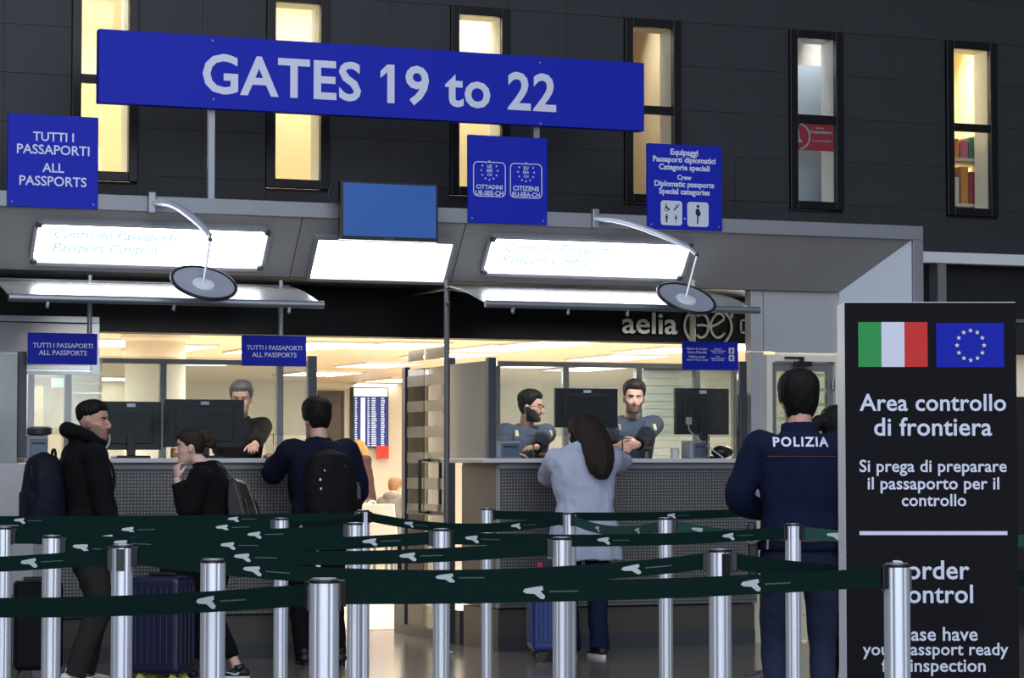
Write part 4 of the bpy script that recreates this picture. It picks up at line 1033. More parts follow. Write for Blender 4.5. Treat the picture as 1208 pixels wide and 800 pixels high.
SKIN = {}
def skinmat(c):
    if c not in SKIN:
        m = mat('skin_%d_%d' % (c[0], c[1]), c, .5, 0, .06, 20, .05, 150); b = m.node_tree.nodes['Principled BSDF']
        b.inputs['Subsurface Weight'].default_value = .08; b.inputs['Subsurface Radius'].default_value = (.02, .008, .004); SKIN[c] = m
    return SKIN[c]
EYEW = mat('eye_white', (222, 220, 214), .25, 0, 0); IRIS = mat('eye_iris', (46, 32, 24), .25, 0, 0)
HEADP = [(-.122, .020, .070, -.005), (-.113, .034, .082, .012), (-.098, .044, .087, -.010), (-.078, .053, .086, -.035), (-.056, .059, .084, -.057), (-.032, .064, .084, -.074), (-.008, .068, .083, -.087), (.016, .072, .086, -.095), (.04, .075, .090, -.100), (.064, .075, .088, -.100), (.084, .069, .079, -.093), (.1, .057, .063, -.079), (.112, .038, .040, -.055), (.119, .014, .014, -.025)]
def head_pt(z, a, grow=0.0):
    P = HEADP
    for i in range(len(P)-1):
        if P[i][0] <= z <= P[i+1][0]:
            t = (z-P[i][0])/(P[i+1][0]-P[i][0]); t = t
            w_, f, b = (P[i][k]*(1-t)+P[i+1][k]*t for k in (1, 2, 3)); break
    else: w_, f, b = P[-1][1:] if z > 0 else P[0][1:]
    c = (f+b)/2; ry = (f-b)/2+grow; rx = w_+grow
    ca, sa = cos(a), sin(a); e = .88
    return V3((rx*math.copysign(abs(ca)**e, ca), c+ry*math.copysign(abs(sa)**e, sa), z))
def head_geo(g, H, fem=False):
    n = 36; rings = []; zs = [-.122+.241*i/30 for i in range(31)]
    for z in zs:
        r = []
        for j in range(n):
            p = head_pt(min(z, .1189), 2*pi*j/n)
            for sx in (-1, 1):                     # eye sockets
                d2 = ((p.x-sx*.031)/.019)**2+((z-.004)/.014)**2
                if p.y > .03: p.y -= .012*math.exp(-d2)
            if p.y > .04: p.y += .005*math.exp(-((z-.026)/.011)**2)*math.exp(-(p.x/.045)**4)   # brow
            if p.y > .04: p.y += .004*math.exp(-((z+.105)/.014)**2)*math.exp(-(p.x/.02)**2)      # chin
            for sx in (-1, 1):                     # cheekbones
                if p.y > .0: p += V3((sx*.004, .002, 0))*math.exp(-((p.x-sx*.05)/.018)**2-((z+.025)/.02)**2)
            r.append(H @ p)
        rings.append(r)
    g.loft(rings)
    def T(q): return [H @ V3(p) for p in q]
    k = .85 if fem else 1
    g.tube(T([(0, .080, .020), (0, .092, .0), (0, .106*.5+.112*.5*k+.0, -.026), (0, .104, -.038), (0, .088, -.044)]), [.006, .008, .0115*k, .012*k, .007], 10)
    for sx in (-1, 1): g.ball(H @ V3((sx*.010, .095, -.036)), .0075*k, 8)
    M3 = H.to_3x3()
    for sx in (-1, 1):
        g.tube(T([(sx*.017, .074, .006), (sx*.025, .0775, .0125), (sx*.036, .0765, .0125), (sx*.046, .069, .006)]), [.003, .0045, .0045, .003], 8)
        g.tube(T([(sx*.018, .073, -.004), (sx*.031, .0755, -.0085), (sx*.045, .068, -.004)]), [.003, .004, .003], 8)
    g.ball(H @ V3((0, .085, -.062)), (.021, .0085, .0048), 10, M3); g.ball(H @ V3((0, .083, -.071)), (.019, .009, .0055), 10, M3)
    for sx in (-1, 1):
        e = M3 @ Matrix.Rotation(sx*radians(-18), 3, 'Z')
        g.ball(H @ V3((sx*.077, -.012, -.006)), (.008, .019, .032), 12, e); g.ball(H @ V3((sx*.074, -.004, -.028)), (.007, .01, .014), 8, e)
def hand_geo(g, wpos, d, nrm, right, s=1.0, curl=.5, thumb=.6, spread=.0):
    d = d.normalized(); nrm = (nrm-d*nrm.dot(d)).normalized()
    side = d.cross(nrm) if right else nrm.cross(d)
    P = lambda a, b, c=0: wpos+(d*a+side*b+nrm*c)*s
    g.tube([P(-.01, 0), P(.03, 0), P(.065, 0), (P(.092, 0))], [.027*s, .036*s, .042*s, .040*s], 14, flat=.40, hint=side)
    L = (.068, .077, .072, .056)
    for i in range(4):
        b = .030-.0205*i; base = P(.088, b); seg = (L[i]*.46*s, L[i]*.31*s, L[i]*.24*s); ang = 0; p = base; pts = [P(.06, b*.9), base]
        fd = d+side*(.05-.035*i)*(1+spread)
        fd.normalize()
        for j in range(3):
            ang += curl*(.75, 1.05, .7)[j]; p = p+(fd*cos(ang)+nrm*sin(ang))*seg[j]; pts.append(p)
        g.tube(pts, [.009*s, .0092*s, .0085*s, .0078*s, .0058*s], 8); g.ball(pts[-1], .0060*s, 8)
    t0 = P(.02, .026, .004); t1 = P(.048, .05, .012); dirt = (d*.75+side*.55*(1-thumb)+nrm*.65*thumb).normalized(); t2 = t1+dirt*.034*s; t3 = t2+(dirt+nrm*.2*thumb-side*.35*thumb).normalized()*.028*s
    g.tube([t0, t1, t2, t3], [.014*s, .0125*s, .0105*s, .007*s], 8); g.ball(t3, .0072*s, 8)
def ik(a, b, l1, l2, pole):
    d = b-a; L = min(d.length, (l1+l2)*.999); dn = d.normalized(); x = (l1*l1-l2*l2+L*L)/(2*L); h = sqrt(max(l1*l1-x*x, 1e-6))
    p = pole-dn*pole.dot(dn)
    if p.length < 1e-5: p = V3((0, 0, -1))
    return a+dn*x+p.normalized()*h, a+dn*L

def person(label, loc, rz, H=1.75, lean=(0, 0, 0), head=(0, 0, 0), headoff=(0, 0, 0), armL=None, armR=None, feetL=(-.10, .0, .1), feetR=(.10, .0, -.1), skin=(196, 150, 128), pelz=None, top=None, legs=None, shoes=None, hair=None, beard=None, glasses=False, fem=False, wide=1.0, lod=1.0, pel=(0, 0), brow=(40, 28, 22), flare=0.0):
    s = H/1.75
    o = thing('person', label, 'person', loc, rz)
    pz = pelz if pelz is not None else .95*s
    P0 = V3((pel[0], pel[1], pz)); lp, lr, lt = (radians(a) for a in lean)
    def M(wt): return Matrix.Rotation(lt*wt, 3, 'Z') @ Matrix.Rotation(-lp*wt, 3, 'X') @ Matrix.Rotation(lr*wt, 3, 'Y')
    def U(x, y, z):                         # a point of the upright 1.75 m figure, bent with the trunk
        zz = (z-.95)*s; n = 8; p = P0.copy(); wt0 = 0
        q = V3((x*s, y*s, 0))
        if zz <= 0: return P0+V3((x*s, y*s, zz))
        for i in range(n):
            wt = min(1, ((i+.5)/n*zz/s)/.28); p = p+M(wt) @ V3((0, 0, zz/n))
        return p+M(min(1, (z-.95)/.28)) @ q
    def ring(z, rx, ry, yo=0, n=22, e=.82, xo=0):
        return [U(xo+rx*math.copysign(abs(cos(2*pi*j/n))**e, cos(2*pi*j/n)), yo+ry*math.copysign(abs(sin(2*pi*j/n))**e, sin(2*pi*j/n)), z) for j in range(n)]
    shw = (.165 if fem else .188)*wide
    Sh = {-1: U(-shw, -.01, 1.425), 1: U(shw, -.01, 1.425)}
    hc = U(0, .018, 1.63)+V3(headoff)
    HM = Matrix.Translation(hc) @ (Matrix.Rotation(radians(head[0]), 4, 'Z') @ Matrix.Rotation(radians(-head[1]), 4, 'X') @ Matrix.Rotation(radians(head[2]), 4, 'Y')) @ Matrix.Scale(s, 4)
    # arms
    A = {}
    for sd, a in ((-1, armL), (1, armR)):
        a = a or {}
        tgt = V3(a.get('to', (sd*.27*s, .05*s, .82*s))); pole = V3(a.get('pole', (sd*.5, -1, -.2)))
        el, wr = ik(Sh[sd], tgt, .29*s, .255*s, pole); A[sd] = (el, wr, a)
    # legs
    hipz = pz-.05*s; Lg = {}
    for sd, f in ((-1, feetL), (1, feetR)):
        hip = V3((P0.x+sd*.092*s, P0.y, hipz)); an = V3((f[0]*s, f[1]*s-.02*s, (f[3] if len(f) > 3 else 0)+.085*s))
        kn, an2 = ik(hip, an, .43*s, .43*s, V3((sd*.12, 1, 0))); Lg[sd] = (hip, kn, an2, f)
    # ---- body: one continuous surface
    g = G(); head_geo(g, HM, fem)
    nb = U(0, -.02, 1.45); g.tube([U(0, -.015, 1.40), nb, HM @ V3((0, -.022, -.06)), HM @ V3((0, -.02, -.02))], [.075*s, (.052 if fem else .06)*s, (.047 if fem else .055)*s, .05*s], 16)
    g.loft([ring(z, rx, ry, yo) for z, rx, ry, yo in ((.86, .12, .09, 0), (.95, .14, .10, 0), (1.1, .12, .085, 0), (1.28, .15*wide, .10, 0), (1.38, .15*wide, .085, -.01), (1.44, .09, .065, -.015))])
    for sd in (-1, 1):
        el, wr, a = A[sd]; dirn = (wr-el).normalized()
        g.tube([U(sd*.10, -.01, 1.40), Sh[sd], Sh[sd].lerp(el, .5), el, el.lerp(wr, .3), wr, wr+dirn*.01], [.05*s, .052*s, .046*s, .038*s, .038*s, .026*s, .026*s], 12, smooth=1)
        hd = V3(a['hd']) if 'hd' in a else dirn
        pn = V3(a.get('palm', (-sd, 0, -.15)))
        hand_geo(g, wr, hd, pn, sd == 1, s*(.93 if fem else 1), a.get('curl', .35), a.get('thumb', .4))
        hip, kn, an, f = Lg[sd]
        g.tube([hip, kn, an], [.06*s, .042*s, .034*s], 10)
    mats = [skinmat(skin), mat('lip_%d' % skin[0], (int(skin[0]*.82), int(skin[1]*.62), int(skin[2]*.62)), .45, 0, 0), mat('stubble_%d' % (beard[0] if beard else 0), beard or (60, 46, 40), .8, 0, .2, 60, .3, 200), mat('brow_%d' % brow[0], brow, .8, 0, 0)]
    b = vox(g, 'body', mats, .0052*lod, 1, o); me = b.data
    Hi = HM.inverted(); mi = []
    for p in me.polygons:
        c = Hi @ p.center; k = 0
        if -.13 < c.z < .12 and abs(c.x) < .1 and abs(c.y) < .125:
            if c.y > .079 and abs(c.x) < .022 and -.0765 < c.z < -.0585: k = 1
            if c.y > .06 and .012 < abs(c.x) < .047 and .016+.0*abs(c.x) < c.z-.1*abs(abs(c.x)-.03)*-1 < .030: k = 3
            lim = -.050+max(0, abs(c.x)-.034)*1.1+.004*noise.noise(c*90)
            if beard and k != 1 and c.z < lim and c.y > -.02 and (abs(c.x) > .013 or c.z < -.082 or c.z > -.0585) and c.z > -.118: k = 2
            if beard and sum(beard) < 300 and k == 0 and c.z < .0 and .004 < c.y < .020 and abs(c.x) > .05: k = 2
        mi.append(k)
    me.polygons.foreach_set('material_index', mi)
    for sx in (-1, 1):
        q = G(); q.ball((0, 0, 0), .0115, 12); q.cur = 1; q.ball((0, .0080, 0), (.0068, .0045, .0068), 10)
        e = q.build('eye', [EYEW, IRIS], o, smooth='all'); e.matrix_local = HM @ Matrix.Translation((sx*.031, .0645, .003))
    # ---- clothes
    t = top or {}; tm = t['m']; bulk = t.get('bulk', .012); hem = t.get('hem', .80)
    g = G(); k = bulk
    R = [(1.0, .172, .122, 0), (1.1, .158, .112, 0), (1.2, .168, .122, 0), (1.3, .182, .128, 0), (1.385, .186, .112, -.008), (1.435, .14, .088, -.014), (1.47, .088, .073, -.018)]
    if fem: R = [(1.0, .168, .120, 0), (1.1, .145, .108, 0), (1.2, .152, .122, .006), (1.3, .166, .125, .01), (1.385, .166, .102, -.006), (1.435, .12, .082, -.014), (1.47, .076, .066, -.018)]
    lo = [(hem, .18+flare, .13+flare*.7, 0), (hem+.06 if hem < .9 else hem+.02, .180+flare*.8, .132+flare*.5, 0)]
    if hem < .88: lo.append((.95, .178+flare*.3, .128+flare*.25, 0))
    g.loft([ring(z, (rx+k)*(wide if z > 1.15 else (wide+1)/2), ry+k, yo) for z, rx, ry, yo in lo+[r for r in R if r[0] > lo[-1][0]+.02]])
    cuff = t.get('cuff', 1.0)
    for sd in (-1, 1):
        el, wr, a = A[sd]; w2 = el.lerp(wr, cuff)
        g.tube([U(sd*.11, -.01, 1.385), Sh[sd]+V3((0, 0, -.012)), Sh[sd].lerp(el, .5), el, el.lerp(w2, .5), w2], [(.074+k*.7)*s, (.066+k)*s, (.057+k)*s, (.051+k)*s, (.045+k)*s, (.038+k*.8)*s], 14, smooth=2)
        g.ball(Sh[sd]+V3((0, 0, -.015*s)), (.066+k)*s, 14)
    if t.get('collar'):
        cz = t['collar']; g.loft([ring(1.43, .085, .078, -.018), ring(1.47, .082+k*.5, .076, -.016), ring(1.47+cz, .078+k*.4, .080, .0), ring(1.465+cz, .06, .06, .0)])
    if t.get('hood'):
        g.tube([U(-.115, .035, 1.47), U(-.10, -.06, 1.485), U(0, -.105, 1.475), U(.10, -.06, 1.485), U(.115, .035, 1.47)], [.036*s, .052*s, .066*s, .052*s, .036*s], 14, smooth=2)
        g.tube([U(-.06, -.08, 1.47), U(0, -.10, 1.40), U(.06, -.08, 1.47)], [.04*s, .055*s, .04*s], 12, smooth=1)
    if t.get('hoodup'):
        g.tube([U(-.09, .09, 1.49), U(-.105, .0, 1.53), U(-.07, -.10, 1.57), U(0, -.13, 1.575), U(.07, -.10, 1.57), U(.105, .0, 1.53), U(.09, .09, 1.49)], [.026*s, .034*s, .046*s, .056*s, .046*s, .034*s, .026*s], 14, smooth=2)
        g.loft([ring(1.42, .10, .09, -.02), ring(1.5, .092, .09, -.02), ring(1.54, .085, .088, -.02)])
    jo = vox(g, t.get('name', 'jacket'), [tm], .009*lod, 3, o, (t.get('fold', .006), 9, 5, random.uniform(0, 50)))
    if t.get('sleeve_m'):                    # sleeves of another colour
        jo.data.materials.append(t['sleeve_m']); idx = []
        for p in jo.data.polygons:
            c = p.center; k2 = 0
            for sd in (-1, 1):
                el, wr, a = A[sd]; ax = Sh[sd]; cut = t.get('scut', .35)
                u = (el-ax).normalized()
                dl = (c-ax).dot(u)
                near = min((c-(ax.lerp(el, f))).length for f in (.3, .6, .9)) if dl > 0 else 9
                near = min(near, min((c-(el.lerp(wr, f))).length for f in (0, .3, .6, .9, 1.05)))
                if near < .078*s and (dl > .29*s*cut): k2 = 1
            idx.append(k2)
        jo.data.polygons.foreach_set('material_index', idx)
    if legs:
        g = G(); lk = legs.get('bulk', .012); hemf = legs.get('hem', .0)
        def pr(z, rx, ry): return [P0+V3((rx*s*cos(2*pi*j/20), ry*s*sin(2*pi*j/20), (z-.95)*s)) for j in range(20)]
        g.loft([pr(z, rx+lk, ry+lk) for z, rx, ry in ((.84, .15, .10), (.9, .168, .115), (.97, .165, .113), (1.03, .155, .108))])
        for sd in (-1, 1):
            hip, kn, an, f = Lg[sd]; end = kn.lerp(an, 1-hemf)
            g.tube([hip+V3((0, 0, .02)), hip.lerp(kn, .5), kn, kn.lerp(end, .45), end+V3((0, 0, -.03 if not hemf else 0))], [(.086+lk)*s, (.076+lk)*s, (.056+lk)*s, (.053+lk)*s, (legs.get('ankle', .046)+lk)*s], 14, smooth=2)
        tr = vox(g, 'trousers', [legs['m']], .0115*lod, 3, o, (legs.get('fold', .007), 10, 6, random.uniform(0, 50)))
    if shoes:
        for sd in (-1, 1):
            hip, kn, an, f = Lg[sd]; yw = radians(-f[2]*57.3 if False else 0)
            sh = G(); zz = f[3] if len(f) > 3 else 0
            Rm = Matrix.Rotation(-f[2], 3, 'Z'); c0 = V3((an.x, an.y, zz))
            def W(x, y, z): return c0+Rm @ V3((x*s, y*s, z*s))
            prof = [(-.085, .022, .055), (-.075, .034, .075), (-.03, .037, .085), (.02, .039, .075), (.07, .044, .058), (.12, .046, .045), (.16, .038, .034), (.185, .018, .022)]
            sh.loft([[W(wd*cos(2*pi*j/14), y, .022+max(0, h-.02)*(.5+.5*sin(2*pi*j/14))) for j in range(14)] for y, wd, h in prof])
            sh.tube([W(0, -.02, .06), W(0, -.01, .105)], [.042*s, .040*s], 14)
            so = sh.build('shoe', shoes['m'], o, smooth='all')
            q = G(); n = 26; ol = []
            for j in range(n):
                a = 2*pi*j/n; y = .05+.142*sin(a); wd = (.046 if y > .05 else .040); ol.append((wd*cos(a), y))
            q.loft([[W(x, y, z) for x, y in ol] for z in (.0, .026)]); q.build('sole', shoes.get('sole', BLACKP), so)
            if shoes.get('mark'):
                for sx in (-1, 1):
                    q = G(); pts = [(-.02, .058), (-.028, .048), (-.015, .036), (.012, .036), (.085, .060), (.012, .047), (-.008, .047)]
                    vs = [W(sx*(.0445-.00*abs(a)), a, z) for a, z in pts]; q.add(vs+[v+Rm @ V3((sx*.003, 0, 0)) for v in vs], [tuple(range(7)), tuple(range(13, 6, -1))]+[(i, (i+1) % 7, (i+1) % 7+7, i+7) for i in range(7)])
                    q.build('side_mark', shoes['mark'], so)
    # ---- hair
    if hair:
        hm = hair['m']; g = G(); n = 40; rings = []; front = hair.get('front', .066); sidez = hair.get('side', .0); back = hair.get('back', -.06); th = hair.get('th', .014)
        for i in range(28):
            z = -.115+.234*i/27; r = []
            for j in range(n):
                a = 2*pi*j/n; ya = sin(a)
                lim = front if ya > .72 else (front+(sidez-front)*(.72-ya)/.5 if ya > .22 else (sidez if ya > -.25 else sidez+(back-sidez)*min(1, (-.25-ya)/.4)))
                f = max(-1, min(1, (z-lim)/.012))
                topk = max(0, z-.04)/.08
                gr = (-.008+(th+hair.get('toph', .006)*topk+.008)*(.5+.5*f))
                nzv = noise.noise(V3((cos(a)*4, sin(a)*4, z*26)))*hair.get('mess', .003)
                q_ = head_pt(min(z, .1189), a); d_ = (q_-V3((0, -.012, .0))).normalized()
                r.append(q_+d_*(gr+nzv*(f > 0)))
            rings.append([HM @ p for p in r])
        g.loft(rings)
        for pts, rad in hair.get('locks', ()):
            g.tube([HM @ V3(p) for p in pts], [x*s for x in rad], 12, smooth=2)
        ho = vox(g, 'hair', [hm], .0050*lod, 1, o, (hair.get('strand', .0035), 60, 9, 3.0))
    if glasses:
        g = G()
        for sx in (-1, 1):
            c = [(sx*.031+.023*cos(2*pi*j/20), .096, .002+.018*sin(2*pi*j/20)) for j in range(21)]
            g.tube([HM @ V3(p) for p in c], .0026, 6); g.tube([HM @ V3(p) for p in ((sx*.054, .095, .006), (sx*.076, .06, .008), (sx*.078, -.01, .004))], .0026, 6)
        g.tube([HM @ V3((-.009, .097, .006)), HM @ V3((.009, .097, .006))], .0026, 6); g.build('glasses', BLACKP, o)
    o_info = dict(o=o, U=U, HM=HM, A=A, Sh=Sh, Lg=Lg, jacket=jo, s=s, P0=P0)
    return o_info
def toworld(pi_, p): return pi_['o'].matrix_basis @ V3(p)
def tolocal(loc, rz, p): return Matrix.Rotation(-rz, 3, 'Z') @ (V3(p)-V3(loc))

def fab(name, c, rough=.9, var=.12, bump=.12, bs=220): return mat(name, c, rough, 0, var, 9, bump, bs, spec=.2)
JBLK = fab('black_jacket_cloth', (10, 10, 11)); NAVY1 = fab('navy_sweater_knit', (16, 19, 40), .9, .1, .25, 260); CBLK = fab('black_coat_wool', (10, 10, 11), .95, .1, .2)
POLN = fab('police_navy_cloth', (12, 21, 48), .9, .08); GREYJ = fab('pale_blue_grey_jacket', (168, 174, 194), .8, .08, .1); OLV = fab('olive_trousers', (42, 41, 38)); BTR = fab('black_trousers', (9, 9, 11))
DEN = fab('dark_denim', (17, 28, 54), .85, .2, .2); POLT = fab('police_trousers_blue_grey', (38, 44, 68), .85, .1); VEST = fab('slate_uniform_vest', (62, 70, 86), .85, .08); DKNAVY = fab('dark_navy_sleeve', (13, 16, 30)); GREYS = fab('dark_grey_pullover', (22, 22, 24))
def hairm(name, c): return mat(name, c, .6, 0, .35, 14, .4, 40, stretch=(6, 6, 1), spec=.2)
HBLK = hairm('black_hair', (14, 11, 10)); HBRN = hairm('dark_brown_hair', (44, 31, 26)); HLONG = hairm('long_dark_hair', (36, 25, 22)); HGREY = hairm('grey_hair', (96, 92, 90)); HBLOND = hairm('blond_hair', (200, 164, 112)); HSAND = hairm('sandy_hair', (140, 108, 80))
R_OUT = radians(-21.6)
SH_W = dict(m=mat('white_shoe_leather', (214, 214, 212), .5, 0, .04), sole=mat('white_sole', (222, 222, 218), .6, 0, .04), mark=BLACKP)
SH_B = dict(m=mat('black_shoe', (20, 20, 22), .5, 0, .1), sole=BLACKP)
SH_BW = dict(m=SH_B['m'], sole=SH_W['sole'], mark=SIGNWHITE)

# --- man in the black hooded jacket, profile to the right
loc = HX(98, 15.65); rz = radians(-84)
P1 = person('young man with short dark hair in black hooded jacket and olive trousers, standing in profile', loc, rz, 1.725, head=(-38, -2, 0), headoff=(.01, .015, 0), lean=(3, 0, 0),
    armL=dict(to=(-.25, .14, .86), palm=(1, 0, 0)), armR=dict(to=(.26, .12, .86), palm=(-1, 0, 0)), feetL=(-.11, .07, -.1), feetR=(.10, -.06, .12), skin=(192, 146, 126), beard=(150, 112, 98),
    top=dict(m=JBLK, bulk=.024, hem=.78, hoodup=1, name='hooded_jacket', fold=.009), legs=dict(m=OLV, bulk=.02, ankle=.05, fold=.01), shoes=SH_W, hair=dict(m=HBLK, front=.070, side=.042, back=.01, th=.009, toph=.016), wide=1.05)
# --- ponytailed woman, profile to the left, hand at her mouth
loc = HX(256, 15.9); rz = radians(56)
P2 = person('woman with tied-up brown hair in black coat holding her hand to her mouth', loc, rz, 1.575, head=(13, 2, 0), headoff=(0, .05, 0), lean=(13, 0, 0),
    armL=dict(to=tolocal(loc, rz, CAM+ray(209, 566)*15.7), pole=(-.3, .3, -1), hd=(.1, .1, 1), palm=(.7, -.6, 0), curl=.8, thumb=.9), armR=dict(to=(.2, .22, .95), palm=(-1, 0, 0)),
    feetL=(-.10, .20, .15), feetR=(.10, -.10, -.1), skin=(214, 172, 156), fem=True, top=dict(m=CBLK, bulk=.020, hem=.80, collar=.05, name='coat', cuff=.93, fold=.007), legs=dict(m=BTR, bulk=.004, hem=.17), shoes=SH_BW,
    hair=dict(m=HBRN, front=.058, side=.01, back=-.05, th=.012, toph=.006, locks=[([(0, -.085, .045), (0, -.125, .06), (.01, -.15, .045), (0, -.15, .01), (0, -.115, .02)], [.03, .034, .036, .03, .02]), ([(0, -.14, .03), (.015, -.165, -.01), (.01, -.16, -.05)], [.026, .02, .008])]))
# --- student with black backpack
loc = HX(378, 17.15); rz = R_OUT+.35
P3 = person('young man with black hair in navy sweater leaning one arm on the left desk', loc, rz, 1.775, head=(12, 4, 0), lean=(6, 0, 6),
    armL=dict(to=tolocal(loc, rz, V3((AT(322, 545, -.1).x, -.17, CT-.01))), pole=(-.6, .0, -1), hd=tolocal(loc, rz, V3(loc)+V3((-.2, .9, .35))), palm=(0, .2, -1), curl=.7), armR=dict(to=(.24, .26, 1.0), pole=(.9, -.6, -.6)),
    skin=(206, 160, 140), wide=1.04, top=dict(m=NAVY1, bulk=.022, hem=.86, collar=.03, name='sweater', cuff=.97, fold=.009), legs=dict(m=BTR, bulk=.012), shoes=SH_B, hair=dict(m=HBLK, front=.05, side=-.015, back=-.06, th=.022, toph=.016, mess=.006), feetL=(-.1, .05, .1), feetR=(.11, -.03, -.15))
# --- long haired woman in pale jacket at the right desk
loc = HX(690, 17.75); rz = R_OUT+.15
wl = tolocal(loc, rz, V3((AT(648, 545, -.03).x, -.17, CT-.03))); wr_ = tolocal(loc, rz, V3((AT(728, 545, -.03).x, -.17, CT-.03)))
P4 = person('woman with long dark hair in pale blue-grey jacket and jeans leaning on the right desk', loc, rz, 1.70, head=(2, 26, 3), headoff=(0, .03, -.01), lean=(15, 0, 0),
    armL=dict(to=wl, pole=(-.5, .0, -1), palm=(0, 0, -1), curl=.3, hd=(.5, 1, .1)), armR=dict(to=wr_, pole=(.5, .0, -1), palm=(0, 0, -1), curl=.3, hd=(-.5, 1, .1)), skin=(206, 164, 146), fem=True, wide=1.12, flare=.035,
    top=dict(m=GREYJ, bulk=.040, hem=.70, hood=1, name='jacket', fold=.013), legs=dict(m=DEN, bulk=.018, ankle=.056, fold=.009), shoes=dict(m=SH_B['m'], sole=SH_W['sole']), feetL=(-.10, .0, .1), feetR=(.10, .0, -.25),
    hair=dict(m=HLONG, front=.06, side=-.06, back=-.09, th=.016, toph=.004, locks=[([(.0, -.06, .08), (.03, -.12, .02), (.07, -.16, -.08), (.10, -.19, -.2), (.11, -.20, -.33), (.10, -.19, -.43)], [.055, .09, .10, .10, .09, .05]), ([(-.03, -.08, .04), (.0, -.13, -.05), (.05, -.17, -.17), (.06, -.19, -.32), (.05, -.18, -.40)], [.06, .075, .08, .07, .035]), ([(.06, -.02, .04), (.10, -.07, -.06), (.14, -.12, -.18), (.15, -.15, -.30)], [.03, .045, .045, .02])]))
# --- policeman seen from behind
loc = HX(943, 12.1); rz = R_OUT-.03
P5 = person('policeman seen from behind in navy jacket lettered POLIZIA', loc, rz, 1.775, head=(14, 2, 0), lean=(2, 0, 0), armL=dict(to=(-.15, .21, 1.12), pole=(-.75, -.45, -.8), palm=(.4, 0, -1), hd=(.6, 1, .1), curl=.5), armR=dict(to=(.15, .22, 1.12), pole=(.75, -.45, -.8), palm=(-.4, 0, -1)),
    skin=(196, 150, 130), top=dict(m=POLN, bulk=.016, hem=.93, collar=.055, name='police_jacket', cuff=.98, fold=.006), legs=dict(m=POLT, bulk=.006), shoes=SH_B, hair=dict(m=HBLK, front=.06, side=-.02, back=-.112, th=.022, toph=.012, mess=.004), wide=1.0, feetL=(-.10, .02, .1), feetR=(.10, -.04, -.1))
def wrap_text(pi_, body, cx, cz, width, m, back=True, name='lettering', bold=.02):
    """print lettering on the garment: each outline point is laid on its surface"""
    o = pi_['o']; me = pi_['jacket'].data
    bv = BVHTree.FromPolygons([v.co.copy() for v in me.vertices], [tuple(p.vertices) for p in me.polygons])
    t = text(body, o, 0, 0, width, m, name=name, bold=bold, spacing=1.2, depth=0)
    bm = bmesh.new(); bm.from_mesh(t.data); bmesh.ops.subdivide_edges(bm, edges=bm.edges[:], cuts=1); bm.to_mesh(t.data); bm.free()
    sg_ = 1 if back else -1
    for v in t.data.vertices:
        x, z = cx+v.co.x*sg_, cz+v.co.z
        h = bv.ray_cast(V3((x, -1*sg_, z)), V3((0, sg_, 0)))
        v.co = V3((x, (h[0].y if h[0] else -.13*sg_)-.004*sg_, z))
    return t
wrap_text(P5, 'POLIZIA', .0, 1.455, .262, SIGNWHITE, bold=.03)
# belt gear of the policeman
def on_p(pi_, g, name, m, **k): return g.build(name, m, pi_['o'], **k)
g = G(); n = 30; g.loft([[V3((.212*cos(2*pi*j/n), .158*sin(2*pi*j/n), z)) for j in range(n)] for z in (.985, 1.035)]); on_p(P5, g, 'duty_belt', BLACKP, smooth=True)
g = G(); g.box((-.225, -.02, .92), (.05, .09, .2)); g.box((-.235, -.05, 1.04), (.04, .06, .07)); on_p(P5, g, 'holster', BLACKP, bevel=.01)
g = G(); g.box((.2, -.09, .99), (.06, .05, .13)); g.cyl((.2, -.09, 1.05), (.2, -.09, 1.13), .006, 8); on_p(P5, g, 'radio', BLACKP, bevel=.006)
g = G(); g.tube([(-.19, -.12, 1.0), (-.24, -.10, .97), (-.26, -.06, 1.0), (-.22, -.03, 1.05)], .008, 8, smooth=1); g.tube([(-.16, -.15, 1.02), (-.165, -.155, .95)], .006, 8); on_p(P5, g, 'key_chain', ALU, smooth=True)
g = G(); g.tube([V3((.0, -.142, 1.385))+V3((x, abs(x)*abs(x)*1.2, 0)) for x in (-.16, -.08, 0, .08, .16)], .003, 6); on_p(P5, g, 'seam_piping', mat('dark_red_piping', (86, 26, 40), .7, 0, 0))
g = G(); g.box((-.262, -.005, 1.36), (.008, .05, .07)); on_p(P5, g, 'sleeve_badge', mat('badge_gold', (170, 150, 96), .5, .2, .3, 60), bevel=.004)
# --- dark haired person half hidden behind totem
loc = HX(984, 13.4); rz = R_OUT-.9
P6 = person('dark haired person in black half hidden behind the totem, beside the policeman', loc, rz, 1.64, head=(-20, 4, 0), lean=(3, 0, 0), skin=(196, 152, 130), fem=True, armL=dict(to=(-.2, .2, .95)), armR=dict(to=(.2, .2, .95)),
    top=dict(m=JBLK, bulk=.018, hem=.8, collar=.03), legs=dict(m=BTR, bulk=.01), shoes=SH_W, hair=dict(m=HBLK, front=.055, side=-.03, back=-.06, th=.018, toph=.008, locks=[([(0, -.08, .04), (0, -.14, .04), (0, -.15, -.01)], [.04, .045, .03])]))
p = CAM+ray(986, 645)*13.1
tag(G().box((0, 0, 0), (.07, .05, .11)).build('red_pouch', mat('red_pouch', (190, 30, 40), .5, 0, .1), loc=p, bevel=.012), 'red pouch held by the dark haired person beside the totem', 'pouch')
